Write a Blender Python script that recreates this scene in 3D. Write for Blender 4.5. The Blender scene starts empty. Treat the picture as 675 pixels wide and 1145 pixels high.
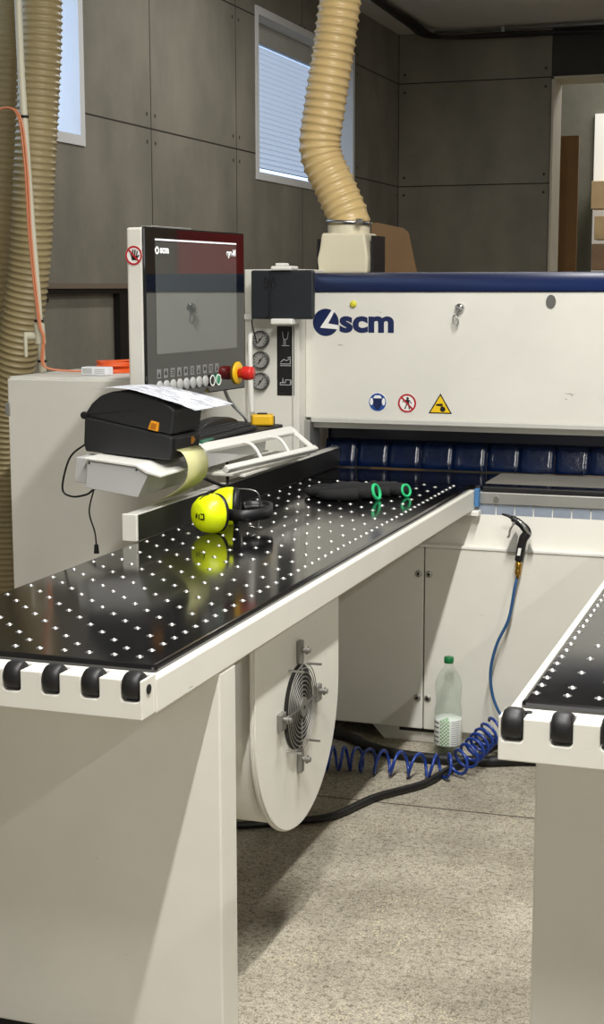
import bpy, bmesh, math, random
from mathutils import Vector, Matrix
random.seed(7)
scene = bpy.context.scene
COL = scene.collection
PI = math.pi
V = Vector

# ------------------------------------------------------------------ materials
def lin(c):
    return tuple(((x / 255) / 12.92 if x / 255 <= .04045 else ((x / 255 + .055) / 1.055) ** 2.4) for x in c)

def mat(name, rgb, rough=.5, metal=0., noise=0., nscale=6., bump=0., bscale=60., spec=.5, ior=1.5, coat=0., trans=0., emit=None, estr=1., rough_noise=0., detail=6.):
    m = bpy.data.materials.new(name); m.use_nodes = True
    nt = m.node_tree; N = nt.nodes; L = nt.links
    b = N['Principled BSDF']
    c = lin(rgb) + (1,)
    b.inputs['Base Color'].default_value = c
    b.inputs['Roughness'].default_value = rough
    b.inputs['Metallic'].default_value = metal
    b.inputs['IOR'].default_value = ior
    b.inputs['Specular IOR Level'].default_value = spec
    if coat: b.inputs['Coat Weight'].default_value = coat; b.inputs['Coat Roughness'].default_value = .05
    if trans: b.inputs['Transmission Weight'].default_value = trans
    if emit:
        b.inputs['Emission Color'].default_value = lin(emit) + (1,); b.inputs['Emission Strength'].default_value = estr
    if noise or bump or rough_noise:
        tc = N.new('ShaderNodeTexCoord')
    if noise:
        t = N.new('ShaderNodeTexNoise'); t.inputs['Scale'].default_value = nscale; t.inputs['Detail'].default_value = detail; t.inputs['Roughness'].default_value = .65
        L.new(tc.outputs['Object'], t.inputs['Vector'])
        r = N.new('ShaderNodeValToRGB')
        r.color_ramp.elements[0].position = .3; r.color_ramp.elements[1].position = .7
        r.color_ramp.elements[0].color = tuple(x * (1 - noise) for x in c[:3]) + (1,)
        r.color_ramp.elements[1].color = tuple(min(1, x * (1 + noise * .6)) for x in c[:3]) + (1,)
        L.new(t.outputs['Fac'], r.inputs['Fac']); L.new(r.outputs['Color'], b.inputs['Base Color'])
    if bump:
        t2 = N.new('ShaderNodeTexNoise'); t2.inputs['Scale'].default_value = bscale; t2.inputs['Detail'].default_value = 5
        L.new(tc.outputs['Object'], t2.inputs['Vector'])
        bp = N.new('ShaderNodeBump'); bp.inputs['Strength'].default_value = bump; bp.inputs['Distance'].default_value = .01
        L.new(t2.outputs['Fac'], bp.inputs['Height']); L.new(bp.outputs['Normal'], b.inputs['Normal'])
    if rough_noise:
        t3 = N.new('ShaderNodeTexNoise'); t3.inputs['Scale'].default_value = nscale * .7; t3.inputs['Detail'].default_value = 6
        L.new(tc.outputs['Object'], t3.inputs['Vector'])
        mr = N.new('ShaderNodeMapRange'); mr.inputs['To Min'].default_value = max(0, rough - rough_noise); mr.inputs['To Max'].default_value = rough + rough_noise
        L.new(t3.outputs['Fac'], mr.inputs['Value']); L.new(mr.outputs['Result'], b.inputs['Roughness'])
    return m

def mat_paint(name, rgb, scratch=.55):
    """cream machine enamel with faint dirt, sparse dark scratches"""
    m = mat(name, rgb, rough=.42, noise=.05, nscale=3.5, rough_noise=.08)
    nt = m.node_tree; N = nt.nodes; L = nt.links; b = N['Principled BSDF']
    src = b.inputs['Base Color'].links[0].from_socket
    tc = N.new('ShaderNodeTexCoord')
    mp = N.new('ShaderNodeMapping'); mp.inputs['Scale'].default_value = (9, 9, 24)
    L.new(tc.outputs['Object'], mp.inputs['Vector'])
    n1 = N.new('ShaderNodeTexNoise'); n1.inputs['Scale'].default_value = 1.6; n1.inputs['Detail'].default_value = 8; n1.inputs['Distortion'].default_value = 1.2
    L.new(mp.outputs['Vector'], n1.inputs['Vector'])
    r = N.new('ShaderNodeValToRGB'); r.color_ramp.elements[0].position = .735; r.color_ramp.elements[1].position = .76
    r.color_ramp.elements[0].color = (0, 0, 0, 1); r.color_ramp.elements[1].color = (scratch,) * 3 + (1,)
    L.new(n1.outputs['Fac'], r.inputs['Fac'])
    mx = N.new('ShaderNodeMix'); mx.data_type = 'RGBA'
    L.new(r.outputs['Color'], mx.inputs[0]); L.new(src, mx.inputs[6]); mx.inputs[7].default_value = lin((70, 62, 52)) + (1,)
    L.new(mx.outputs[2], b.inputs['Base Color'])
    return m

def mat_wallpanel(name, rgb, axis, off, sp, zj):
    """cement board panels: dark joints every sp along the axis, horizontal joints at zj, screw heads beside the joints"""
    m = mat(name, rgb, rough=.8, noise=.22, nscale=1.6, bump=.15, bscale=40, detail=9)
    nt = m.node_tree; N = nt.nodes; L = nt.links; b = N['Principled BSDF']
    src = b.inputs['Base Color'].links[0].from_socket
    tc = N.new('ShaderNodeTexCoord'); sx = N.new('ShaderNodeSeparateXYZ'); L.new(tc.outputs['Object'], sx.inputs[0])
    def M(op, a, bb=None, cc=None):
        n = N.new('ShaderNodeMath'); n.operation = op
        for i, x in enumerate((a, bb, cc)):
            if x is None: continue
            if isinstance(x, (int, float)): n.inputs[i].default_value = x
            else: L.new(x, n.inputs[i])
        return n.outputs[0]
    h = sx.outputs[axis]
    hh = M('PINGPONG', M('SUBTRACT', h, off), sp / 2)           # distance from the nearest vertical joint
    zd = None
    for z in zj:
        d = M('ABSOLUTE', M('SUBTRACT', sx.outputs[2], z))
        zd = d if zd is None else M('MINIMUM', zd, d)
    joint = M('LESS_THAN', M('MINIMUM', hh, zd), .0045)
    e1 = M('SUBTRACT', hh, .05); e2 = M('SUBTRACT', zd, .07)
    dd = M('SQRT', M('ADD', M('MULTIPLY', e1, e1), M('MULTIPLY', e2, e2)))
    screw = M('LESS_THAN', dd, .011)
    # vertical streaks and panel to panel tone
    mp = N.new('ShaderNodeMapping'); mp.inputs['Scale'].default_value = (1.4, 1.4, .45); L.new(tc.outputs['Object'], mp.inputs['Vector'])
    st = N.new('ShaderNodeTexNoise'); st.inputs['Scale'].default_value = 2.2; st.inputs['Detail'].default_value = 7; L.new(mp.outputs['Vector'], st.inputs['Vector'])
    rs = N.new('ShaderNodeValToRGB'); rs.color_ramp.elements[0].position = .35; rs.color_ramp.elements[1].position = .75
    rs.color_ramp.elements[0].color = (.88, .88, .88, 1); rs.color_ramp.elements[1].color = (1.16, 1.15, 1.13, 1)
    L.new(st.outputs['Fac'], rs.inputs['Fac'])
    mu = N.new('ShaderNodeMix'); mu.data_type = 'RGBA'; mu.blend_type = 'MULTIPLY'; mu.inputs[0].default_value = 1
    L.new(src, mu.inputs[6]); L.new(rs.outputs['Color'], mu.inputs[7])
    m1 = N.new('ShaderNodeMix'); m1.data_type = 'RGBA'; L.new(joint, m1.inputs[0]); L.new(mu.outputs[2], m1.inputs[6]); m1.inputs[7].default_value = lin((44, 40, 34)) + (1,)
    m2 = N.new('ShaderNodeMix'); m2.data_type = 'RGBA'; L.new(screw, m2.inputs[0]); L.new(m1.outputs[2], m2.inputs[6]); m2.inputs[7].default_value = lin((60, 56, 50)) + (1,)
    L.new(m2.outputs[2], b.inputs['Base Color'])
    return m

def mat_floor():
    m = mat('floor_concrete', (184, 179, 167), rough=.85, noise=.2, nscale=1.1, bump=.6, bscale=140, detail=12)
    nt = m.node_tree; N = nt.nodes; L = nt.links; b = N['Principled BSDF']
    src = b.inputs['Base Color'].links[0].from_socket
    tc = N.new('ShaderNodeTexCoord')
    def noise_ramp(scale, p0, p1, c0, c1, detail=6):
        t = N.new('ShaderNodeTexNoise'); t.inputs['Scale'].default_value = scale; t.inputs['Detail'].default_value = detail; t.inputs['Roughness'].default_value = .7
        L.new(tc.outputs['Object'], t.inputs['Vector'])
        r = N.new('ShaderNodeValToRGB'); r.color_ramp.elements[0].position = p0; r.color_ramp.elements[1].position = p1
        r.color_ramp.elements[0].color = c0; r.color_ramp.elements[1].color = c1
        L.new(t.outputs['Fac'], r.inputs['Fac']); return r.outputs['Color']
    out = src
    for args in ((75, .36, .5, (.5, .48, .45, 1), (1.06, 1.06, 1.06, 1), 4), (26, .4, .62, (.86, .85, .83, 1), (1.05, 1.05, 1.04, 1)), (230, .40, .56, (.58, .56, .53, 1), (1.12, 1.12, 1.1, 1), 2), (2.4, .38, .62, (.72, .70, .66, 1), (1.10, 1.09, 1.06, 1), 12)):
        c = noise_ramp(*args)
        mu = N.new('ShaderNodeMix'); mu.data_type = 'RGBA'; mu.blend_type = 'MULTIPLY'; mu.inputs[0].default_value = 1
        L.new(out, mu.inputs[6]); L.new(c, mu.inputs[7]); out = mu.outputs[2]
    # light aggregate grains
    vo = N.new('ShaderNodeTexVoronoi'); vo.inputs['Scale'].default_value = 95; L.new(tc.outputs['Object'], vo.inputs['Vector'])
    r = N.new('ShaderNodeValToRGB'); r.color_ramp.elements[0].position = .16; r.color_ramp.elements[1].position = .28
    r.color_ramp.elements[0].color = (1, 1, 1, 1); r.color_ramp.elements[1].color = (0, 0, 0, 1)
    L.new(vo.outputs['Distance'], r.inputs['Fac'])
    t = N.new('ShaderNodeTexNoise'); t.inputs['Scale'].default_value = 4; L.new(tc.outputs['Object'], t.inputs['Vector'])
    r2 = N.new('ShaderNodeValToRGB'); r2.color_ramp.elements[0].position = .5; r2.color_ramp.elements[1].position = .62
    L.new(t.outputs['Fac'], r2.inputs['Fac'])
    mm = N.new('ShaderNodeMath'); mm.operation = 'MULTIPLY'; L.new(r.outputs['Color'], mm.inputs[0]); L.new(r2.outputs['Color'], mm.inputs[1])
    mx = N.new('ShaderNodeMix'); mx.data_type = 'RGBA'; L.new(mm.outputs[0], mx.inputs[0]); L.new(out, mx.inputs[6]); mx.inputs[7].default_value = lin((206, 196, 160)) + (1,)
    # saw-cut slab joint across the floor
    sx = N.new('ShaderNodeSeparateXYZ'); L.new(tc.outputs['Object'], sx.inputs[0])
    a = N.new('ShaderNodeMath'); a.operation = 'MULTIPLY_ADD'; a.inputs[1].default_value = -.03; a.inputs[2].default_value = -4.16; L.new(sx.outputs[0], a.inputs[0])
    s2 = N.new('ShaderNodeMath'); s2.operation = 'ADD'; L.new(a.outputs[0], s2.inputs[0]); L.new(sx.outputs[1], s2.inputs[1])
    ab = N.new('ShaderNodeMath'); ab.operation = 'ABSOLUTE'; L.new(s2.outputs[0], ab.inputs[0])
    lt = N.new('ShaderNodeMath'); lt.operation = 'LESS_THAN'; lt.inputs[1].default_value = .004; L.new(ab.outputs[0], lt.inputs[0])
    mj = N.new('ShaderNodeMix'); mj.data_type = 'RGBA'; L.new(lt.outputs[0], mj.inputs[0]); L.new(mx.outputs[2], mj.inputs[6]); mj.inputs[7].default_value = lin((70, 64, 56)) + (1,)
    L.new(mj.outputs[2], b.inputs['Base Color'])
    return m

WHITE = mat_paint('cream_enamel', (224, 222, 212))
WHITE2 = mat('clean_white_enamel', (232, 231, 224), rough=.35, noise=.03)
GREYW = mat('grey_white_steel', (196, 195, 188), rough=.45, noise=.05)
PLATE = mat('black_phenolic_plate', (17, 17, 18), rough=.1, noise=.25, nscale=5, rough_noise=.05, spec=.6, ior=1.6)
BLACK = mat('black_plastic', (22, 22, 24), rough=.45, noise=.1)
SOFTBLK = mat('matt_black_plastic', (30, 31, 33), rough=.55, noise=.12, bump=.05, bscale=300)
RUBBER = mat('black_rubber', (16, 16, 17), rough=.5, noise=.2, nscale=30)
STEEL = mat('steel', (190, 190, 186), rough=.28, metal=1, noise=.1)
NOZ = mat('nozzle_steel', (205, 205, 203), rough=.3, metal=1)
BALL = mat('nozzle_ball', (245, 245, 243), rough=.3, metal=.5)
CHROME = mat('chrome', (215, 215, 215), rough=.12, metal=1)
BRASS = mat('brass', (190, 150, 70), rough=.25, metal=1)
ALU = mat('aluminium', (176, 176, 172), rough=.4, metal=.7, noise=.08)
NAVY = mat('navy_blue_cover', (20, 38, 84), rough=.38, noise=.06, spec=.5)
LOGO = mat('logo_navy', (18, 34, 78), rough=.4)
CURT = mat('dark_blue_vinyl', (10, 24, 66), rough=.14, noise=.25, nscale=9, spec=.7)
CURT2 = mat('dark_blue_vinyl_hem', (8, 29, 66), rough=.2, noise=.45, nscale=9, spec=.5, bump=.25, bscale=22)
PALEBLUE = mat('pale_blue_strip', (146, 156, 170), rough=.3, noise=.15, nscale=14)
BLUEHOSE = mat('blue_polyurethane', (24, 58, 140), rough=.28, spec=.6)
BLUEHOSE2 = mat('steel_blue_polyurethane', (38, 84, 132), rough=.28, spec=.6)
GLASSBLK = mat('console_glass', (20, 22, 22), rough=.035, ior=1.75, spec=.5)
SCREEN = mat('display_glass', (74, 79, 77), rough=.03, ior=2.3, spec=.5)
RED = mat('red_plastic', (205, 40, 34), rough=.35)
YELL = mat('yellow_plastic', (232, 184, 30), rough=.35)
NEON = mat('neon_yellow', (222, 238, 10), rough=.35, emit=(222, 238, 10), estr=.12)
ORANGE = mat('orange_cable', (236, 96, 34), rough=.4)
PEACH = mat('faded_orange_cable', (214, 134, 96), rough=.45)
GREEN = mat('green_cuff', (40, 190, 120), rough=.6)
GREENCAP = mat('green_cap', (16, 112, 60), rough=.35)
GREENBTN = mat('green_button', (30, 140, 96), rough=.35)
PAPER = mat('paper', (240, 241, 246), rough=.8, noise=.04, nscale=14)
LINER = mat('yellow_green_liner', (206, 204, 148), rough=.5, noise=.06)
HOSE = mat('cream_polyurethane_duct', (206, 179, 124), rough=.35, noise=.08, spec=.5)
HOSE_SHADE = mat('shaded_cream_polyurethane_duct', (162, 147, 108), rough=.4, noise=.1, spec=.5)  # darker copy of the duct colour, shade at the left painted in
CREAM = mat('cream_sheet_metal', (222, 214, 186), rough=.5, noise=.05)
CARD = mat('cardboard', (146, 116, 82), rough=.85, noise=.1)
WOOD = mat('brown_board', (122, 86, 38), rough=.6, noise=.2, nscale=3)
LUMBER = mat('pale_lumber', (206, 176, 130), rough=.7, noise=.2, nscale=4)
DARKLUM = mat('weathered_lumber', (150, 120, 92), rough=.7, noise=.2, nscale=4)
CONDUIT = mat('grey_conduit', (206, 202, 180), rough=.45, noise=.05)
CABLE = mat('black_cable', (14, 14, 15), rough=.4)
REDSIGN = mat('sign_red', (178, 30, 38), rough=.5)
BLUESIGN = mat('sign_blue', (34, 74, 150), rough=.45)
YELSIGN = mat('sign_yellow', (240, 200, 20), rough=.45)
WSIGN = mat('sign_white', (238, 238, 234), rough=.45)
BSIGN = mat('sign_black', (16, 16, 16), rough=.5)
GREYICON = mat('grey_icon', (186, 188, 188), rough=.5)
FABRIC = mat('black_knit', (24, 24, 25), rough=.85, noise=.3, nscale=40, bump=.3, bscale=220)
DIAL = mat('dial_face', (150, 150, 146), rough=.35)
FOLDER = mat('anthracite_folder', (30, 34, 40), rough=.45, noise=.05)
BOXGREY = mat('grey_bracket_paint', (186, 186, 184), rough=.5)
REDDOOR = mat('red_door', (225, 44, 38), rough=.5, noise=.1)
CEIL = mat('ceiling_board', (196, 192, 184), rough=.85, noise=.15, nscale=1.2)
REVEAL = mat('window_reveal', (226, 228, 228), rough=.6)
PANE = mat('daylight_pane', (200, 220, 250), rough=.6, emit=(196, 220, 255), estr=1.6)
BLIND = mat('glowing_blind_slat', (222, 230, 240), rough=.5, emit=(196, 218, 248), estr=.5)  # slats emit a little to imitate daylight shining through them
JAMB = mat('cream_jamb', (196, 188, 168), rough=.7, noise=.08)
ROOMB = mat('back_room_wall', (116, 114, 100), rough=.85, noise=.12)
LINTEL = mat('dark_lintel', (62, 60, 54), rough=.85, noise=.2, nscale=3)

# the clear bottle
def mat_clear(name, rgb, edge):
    m = bpy.data.materials.new(name); m.use_nodes = True; nt = m.node_tree; N = nt.nodes; L = nt.links
    N.remove(N['Principled BSDF'])
    tr = N.new('ShaderNodeBsdfTransparent'); tr.inputs[0].default_value = lin(rgb) + (1,)
    gl = N.new('ShaderNodeBsdfGlossy'); gl.inputs['Roughness'].default_value = .06
    lw = N.new('ShaderNodeLayerWeight'); lw.inputs['Blend'].default_value = .5
    pw = N.new('ShaderNodeMath'); pw.operation = 'POWER'; pw.inputs[1].default_value = 3.0; L.new(lw.outputs['Facing'], pw.inputs[0])
    fr = N.new('ShaderNodeMath'); fr.operation = 'MULTIPLY_ADD'; fr.inputs[1].default_value = edge; fr.inputs[2].default_value = .025; L.new(pw.outputs[0], fr.inputs[0])
    mx = N.new('ShaderNodeMixShader'); L.new(fr.outputs[0], mx.inputs[0]); L.new(tr.outputs[0], mx.inputs[1]); L.new(gl.outputs[0], mx.inputs[2])
    L.new(mx.outputs[0], N['Material Output'].inputs['Surface']); return m
PET = mat_clear('clear_pet', (252, 254, 253), .22)
WATER = mat_clear('water', (246, 250, 249), .10)

# ------------------------------------------------------------------ mesh builder
class MB:
    def __init__(s): s.bm = bmesh.new(); s.mi = 0
    def _new(s, verts, faces, smooth=False):
        vs = [s.bm.verts.new(v) for v in verts]
        for f in faces:
            try:
                fc = s.bm.faces.new([vs[i] for i in f]); fc.smooth = smooth; fc.material_index = s.mi
            except ValueError: pass
        return s
    def box(s, x0, x1, y0, y1, z0, z1):
        v = [(x, y, z) for x in (x0, x1) for y in (y0, y1) for z in (z0, z1)]
        return s._new(v, [(0, 1, 3, 2), (4, 6, 7, 5), (0, 4, 5, 1), (2, 3, 7, 6), (0, 2, 6, 4), (1, 5, 7, 3)])
    def bbox(s, x0, x1, y0, y1, z0, z1, b=.004):
        """box with chamfered edges"""
        t = bmesh.new(); vs = [t.verts.new((x, y, z)) for x in (x0, x1) for y in (y0, y1) for z in (z0, z1)]
        for f in [(0, 1, 3, 2), (4, 6, 7, 5), (0, 4, 5, 1), (2, 3, 7, 6), (0, 2, 6, 4), (1, 5, 7, 3)]: t.faces.new([vs[i] for i in f])
        bmesh.ops.recalc_face_normals(t, faces=t.faces)
        bmesh.ops.bevel(t, geom=t.edges[:], offset=b, segments=2, affect='EDGES', profile=.5)
        return s.merge(t)
    def merge(s, t, M=None, smooth=None, keep=False):
        t.verts.ensure_lookup_table(); mp = {}
        for v in t.verts: mp[v] = s.bm.verts.new(M @ v.co if M else v.co)
        for f in t.faces:
            try:
                n = s.bm.faces.new([mp[v] for v in f.verts]); n.smooth = f.smooth if smooth is None else smooth; n.material_index = f.material_index if keep else s.mi
            except ValueError: pass
        t.free(); return s
    def prism(s, poly, axis, a, b, bev=0, smooth=False):
        """closed polygon extruded along an axis. axis x: (y,z); y: (x,z); z: (x,y)"""
        def P(p, t): return (t, p[0], p[1]) if axis == 'x' else (p[0], t, p[1]) if axis == 'y' else (p[0], p[1], t)
        n = len(poly); t = bmesh.new()
        A = [t.verts.new(P(p, a)) for p in poly]; B = [t.verts.new(P(p, b)) for p in poly]
        t.faces.new(A); t.faces.new(B[::-1])
        for i in range(n):
            f = t.faces.new((A[i], B[i], B[(i + 1) % n], A[(i + 1) % n])); f.smooth = smooth
        bmesh.ops.recalc_face_normals(t, faces=t.faces)
        if bev: bmesh.ops.bevel(t, geom=t.edges[:], offset=bev, segments=2, affect='EDGES', profile=.5)
        return s.merge(t)
    def frame(s, d, up=None):
        d = V(d).normalized(); u = V(up) if up else (V((0, 0, 1)) if abs(d.z) < .9 else V((1, 0, 0)))
        a = d.cross(u).normalized(); b = a.cross(d).normalized()
        return a, b, d
    def cyl(s, p0, p1, r0, r1=None, n=24, caps=True):
        r1 = r0 if r1 is None else r1; p0, p1 = V(p0), V(p1)
        a, b, d = s.frame(p1 - p0)
        vs = []
        for p, r in ((p0, r0), (p1, r1)):
            for i in range(n):
                t = 2 * PI * i / n; vs.append(p + a * (r * math.cos(t)) + b * (r * math.sin(t)))
        k0 = len(s.bm.verts)
        s._new(vs, [(i, (i + 1) % n, n + (i + 1) % n, n + i) for i in range(n)], True)
        if caps:
            s._new(vs[:n], [tuple(range(n))[::-1]]); s._new(vs[n:], [tuple(range(n))])
        return s
    def lathe(s, prof, base, axis=(0, 0, 1), n=32, smooth=True):
        """prof: (radius, distance along axis)"""
        base = V(base); a, b, d = s.frame(axis); vs = []; fs = []
        for r, h in prof:
            for i in range(n):
                t = 2 * PI * i / n; vs.append(base + d * h + a * (r * math.cos(t)) + b * (r * math.sin(t)))
        m = len(prof)
        for j in range(m - 1):
            for i in range(n): fs.append((j * n + i, j * n + (i + 1) % n, (j + 1) * n + (i + 1) % n, (j + 1) * n + i))
        if prof[0][0] > 1e-5: fs.append(tuple(range(n))[::-1])
        if prof[-1][0] > 1e-5: fs.append(tuple((m - 1) * n + i for i in range(n)))
        s._new(vs, fs, smooth); return s
    def tube(s, pts, r, n=10, caps=True, closed=False):
        """r may be a number or one per point"""
        pts = [V(p) for p in pts]; m = len(pts); R = r if hasattr(r, '__len__') else [r] * m
        tang = []
        for i in range(m):
            a = pts[(i - 1) % m] if closed or i > 0 else pts[i]; b = pts[(i + 1) % m] if closed or i < m - 1 else pts[i]
            tang.append((b - a).normalized())
        u = V((0, 0, 1)) if abs(tang[0].z) < .9 else V((1, 0, 0)); nrm = (u - tang[0] * u.dot(tang[0])).normalized()
        vs = []; fs = []
        for i in range(m):
            nrm = (nrm - tang[i] * nrm.dot(tang[i])).normalized(); bi = tang[i].cross(nrm)
            for k in range(n):
                t = 2 * PI * k / n; vs.append(pts[i] + (nrm * math.cos(t) + bi * math.sin(t)) * R[i])
        for i in range(m if closed else m - 1):
            j = (i + 1) % m
            for k in range(n): fs.append((i * n + k, i * n + (k + 1) % n, j * n + (k + 1) % n, j * n + k))
        if caps and not closed: fs += [tuple(range(n))[::-1], tuple((m - 1) * n + k for k in range(n))]
        s._new(vs, fs, True); return s
    def sphere(s, c, r, n=16, sc=(1, 1, 1), M=None):
        t = bmesh.new(); bmesh.ops.create_uvsphere(t, u_segments=n * 2, v_segments=n, radius=r)
        for v in t.verts: v.co = V((v.co.x * sc[0], v.co.y * sc[1], v.co.z * sc[2]))
        for f in t.faces: f.smooth = True
        MM = Matrix.Translation(c) @ (M or Matrix.Identity(4))
        return s.merge(t, MM)
    def quad(s, *p): return s._new(p, [tuple(range(len(p)))])
    def poly3(s, pts, f, a, b):
        """flat polygon given by 2-D points mapped through f(u,v,depth), extruded from depth a to b"""
        n = len(pts); vs = [f(u, v, a) for u, v in pts] + [f(u, v, b) for u, v in pts]
        fs = [tuple(range(n)), tuple(range(2 * n - 1, n - 1, -1))] + [(i, i + n, (i + 1) % n + n, (i + 1) % n) for i in range(n)]
        return s._new(vs, fs)
    def disc(s, c, r, f, a, b, n=32, r2=None):
        s.poly3([(c[0] + r * math.cos(2 * PI * i / n), c[1] + (r2 or r) * math.sin(2 * PI * i / n)) for i in range(n)], f, a, b); return s
    def ring(s, c, ro, ri, f, a, b, n=36):
        vs = []; fs = []
        for i in range(n):
            t = 2 * PI * i / n; co, si = math.cos(t), math.sin(t)
            vs += [f(c[0] + ro * co, c[1] + ro * si, a), f(c[0] + ri * co, c[1] + ri * si, a), f(c[0] + ro * co, c[1] + ro * si, b), f(c[0] + ri * co, c[1] + ri * si, b)]
        for i in range(n):
            j = (i + 1) % n
            for p, q in ((0, 1), (1, 3), (3, 2), (2, 0)): fs.append((4 * i + p, 4 * i + q, 4 * j + q, 4 * j + p))
        return s._new(vs, fs)
    def xform(s, M):
        for v in s.bm.verts: v.co = M @ v.co
        return s
    def build(s, name, m, parent=None, world=True, bevel=0, recalc=True):
        if recalc: bmesh.ops.recalc_face_normals(s.bm, faces=s.bm.faces)
        if parent is not None and world:
            off = V((0, 0, 0)); p = parent
            while p is not None: off += p.location; p = p.parent
            for v in s.bm.verts: v.co -= off
        me = bpy.data.meshes.new(name); s.bm.to_mesh(me); s.bm.free()
        for x in (m if isinstance(m, (list, tuple)) else [m]): me.materials.append(x)
        o = bpy.data.objects.new(name, me); COL.objects.link(o)
        if parent is not None: o.parent = parent
        if bevel:
            bv = o.modifiers.new('bevel', 'BEVEL'); bv.width = bevel; bv.segments = 2; bv.limit_method = 'ANGLE'; bv.angle_limit = math.radians(40)
        return o

def tag(o, label=None, cat=None, group=None, kind=None):
    if label: o['label'] = label
    if cat: o['category'] = cat
    if group: o['group'] = group
    if kind: o['kind'] = kind
    return o
def thing(name, loc, label, cat, group=None):
    o = bpy.data.objects.new(name, None); o.empty_display_size = .1; COL.objects.link(o); o.location = loc
    return tag(o, label, cat, group)
def struct(o): o['kind'] = 'structure'; return o
def copy_part(o, parent, loc):
    c = o.copy(); COL.objects.link(c); c.parent = parent; c.location = loc; return c

def catmull(P, per=12):
    P = [V(p) for p in P]; out = []
    Q = [2 * P[0] - P[1]] + P + [2 * P[-1] - P[-2]]
    for i in range(1, len(Q) - 2):
        p0, p1, p2, p3 = Q[i - 1:i + 3]
        for k in range(per):
            t = k / per
            out.append(.5 * ((2 * p1) + (p2 - p0) * t + (2 * p0 - 5 * p1 + 4 * p2 - p3) * t * t + (3 * p1 - p0 - 3 * p2 + p3) * t ** 3))
    out.append(P[-1]); return out
def resample(P, step):
    out = [P[0].copy()]; acc = 0
    for a, b in zip(P, P[1:]):
        l = (b - a).length; t = step - acc
        while t <= l: out.append(a + (b - a) * (t / l)); t += step
        acc = (acc + l) % step
    return out

def text_mesh(body, size, M, name, m, parent, depth=.0006, bold=.0, width=None, spacing=1.0):
    """flat lettering; M maps text space (x right, y up, z out) into the world"""
    cu = bpy.data.curves.new('lettering', 'FONT'); cu.body = body; cu.size = size; cu.extrude = depth; cu.offset = bold; cu.space_character = spacing
    to = bpy.data.objects.new('lettering', cu); COL.objects.link(to)
    dg = bpy.context.evaluated_depsgraph_get(); dg.update()
    me = bpy.data.meshes.new_from_object(to.evaluated_get(dg))
    bpy.data.objects.remove(to); bpy.data.curves.remove(cu)
    b = MB(); b.bm.from_mesh(me); bpy.data.meshes.remove(me)
    if width:
        xs = [v.co.x for v in b.bm.verts]; x0 = min(xs); k = width / (max(xs) - x0)
        for v in b.bm.verts: v.co.x = (v.co.x - x0) * k
    for f in b.bm.faces: f.smooth = False
    b.xform(M)
    return b.build(name, m, parent, recalc=False)

def MF(o, ux, uy):
    ux, uy = V(ux).normalized(), V(uy).normalized(); uz = ux.cross(uy)
    M = Matrix((ux, uy, uz)).transposed().to_4x4(); M.translation = V(o); return M
def FY(y):   # drawing plane facing the viewer: (x,z) at depth y, stepping towards the viewer
    return lambda u, v, d: (u, y - d, v)

# ------------------------------------------------------------------ camera
H = 1.54
yaw, pitch, roll, fpx = .33406956, .15101842, -.00190835, 1652.7
cy, sy = math.cos(yaw), math.sin(yaw)
fw = V((-sy, cy, 0)); rt = V((cy, sy, 0))
F = fw * math.cos(pitch) - V((0, 0, 1)) * math.sin(pitch); up = rt.cross(F)
R = rt * math.cos(roll) + up * math.sin(roll); U = -rt * math.sin(roll) + up * math.cos(roll)
cd = bpy.data.cameras.new('camera'); cam = bpy.data.objects.new('camera', cd); COL.objects.link(cam)
Mc = Matrix((R, U, -F)).transposed().to_4x4(); Mc.translation = (0, 0, H); cam.matrix_world = Mc
cd.sensor_fit = 'VERTICAL'; cd.sensor_height = 34.6; cd.lens = 34.6 * fpx / 1145; cd.clip_start = .05; cd.clip_end = 200
scene.camera = cam

# ------------------------------------------------------------------ setting
WX, BY, CZ = -3.324, 12.0, 3.56          # left wall plane, back wall plane, ceiling height
ZJ = (.72, 1.552, 2.354, 3.172)
LWALL = mat_wallpanel('left_wall_panels', (132, 128, 116), 1, 6.0, 1.2, ZJ)
BWALL = mat_wallpanel('back_wall_panels', (134, 129, 114), 0, -3.324, 1.25, ZJ)
# a recessed lower wall is seen under the ledge
fl = MB().box(-9, 9, -4, 20, -.12, 0).build('floor', mat_floor()); struct(fl)
ce = MB().box(WX - .5, 9, -1.5, BY + .1, CZ, CZ + .1).build('ceiling', CEIL); struct(ce)
w = MB(); T = .24
wins = ((8.755, 10.73), (4.43, 6.41)); WZ0, WZ1 = 2.235, 3.2
ys = [-1.5, 4.43, 6.41, 8.755, 10.73, BY]
w.box(WX - T, WX, ys[0], BY, 0, WZ0); w.box(WX - T, WX, ys[0], BY, WZ1, CZ)
for a, b_ in ((ys[0], ys[1]), (ys[2], ys[3]), (ys[4], ys[5])): w.box(WX - T, WX, a, b_, WZ0, WZ1)
struct(w.build('wall_left', LWALL))
DX0, DX1, DZ = -2.072, -.3, 3.172        # doorway in the back wall
w = MB(); w.box(WX - T, DX0, BY, BY + .34, 0, CZ); w.box(DX1, 9, BY, BY + .34, 0, CZ)
struct(w.build('wall_back', BWALL))
struct(MB().box(DX0, DX1, BY, BY + .34, DZ, CZ).build('trim_1', LINTEL))
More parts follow.
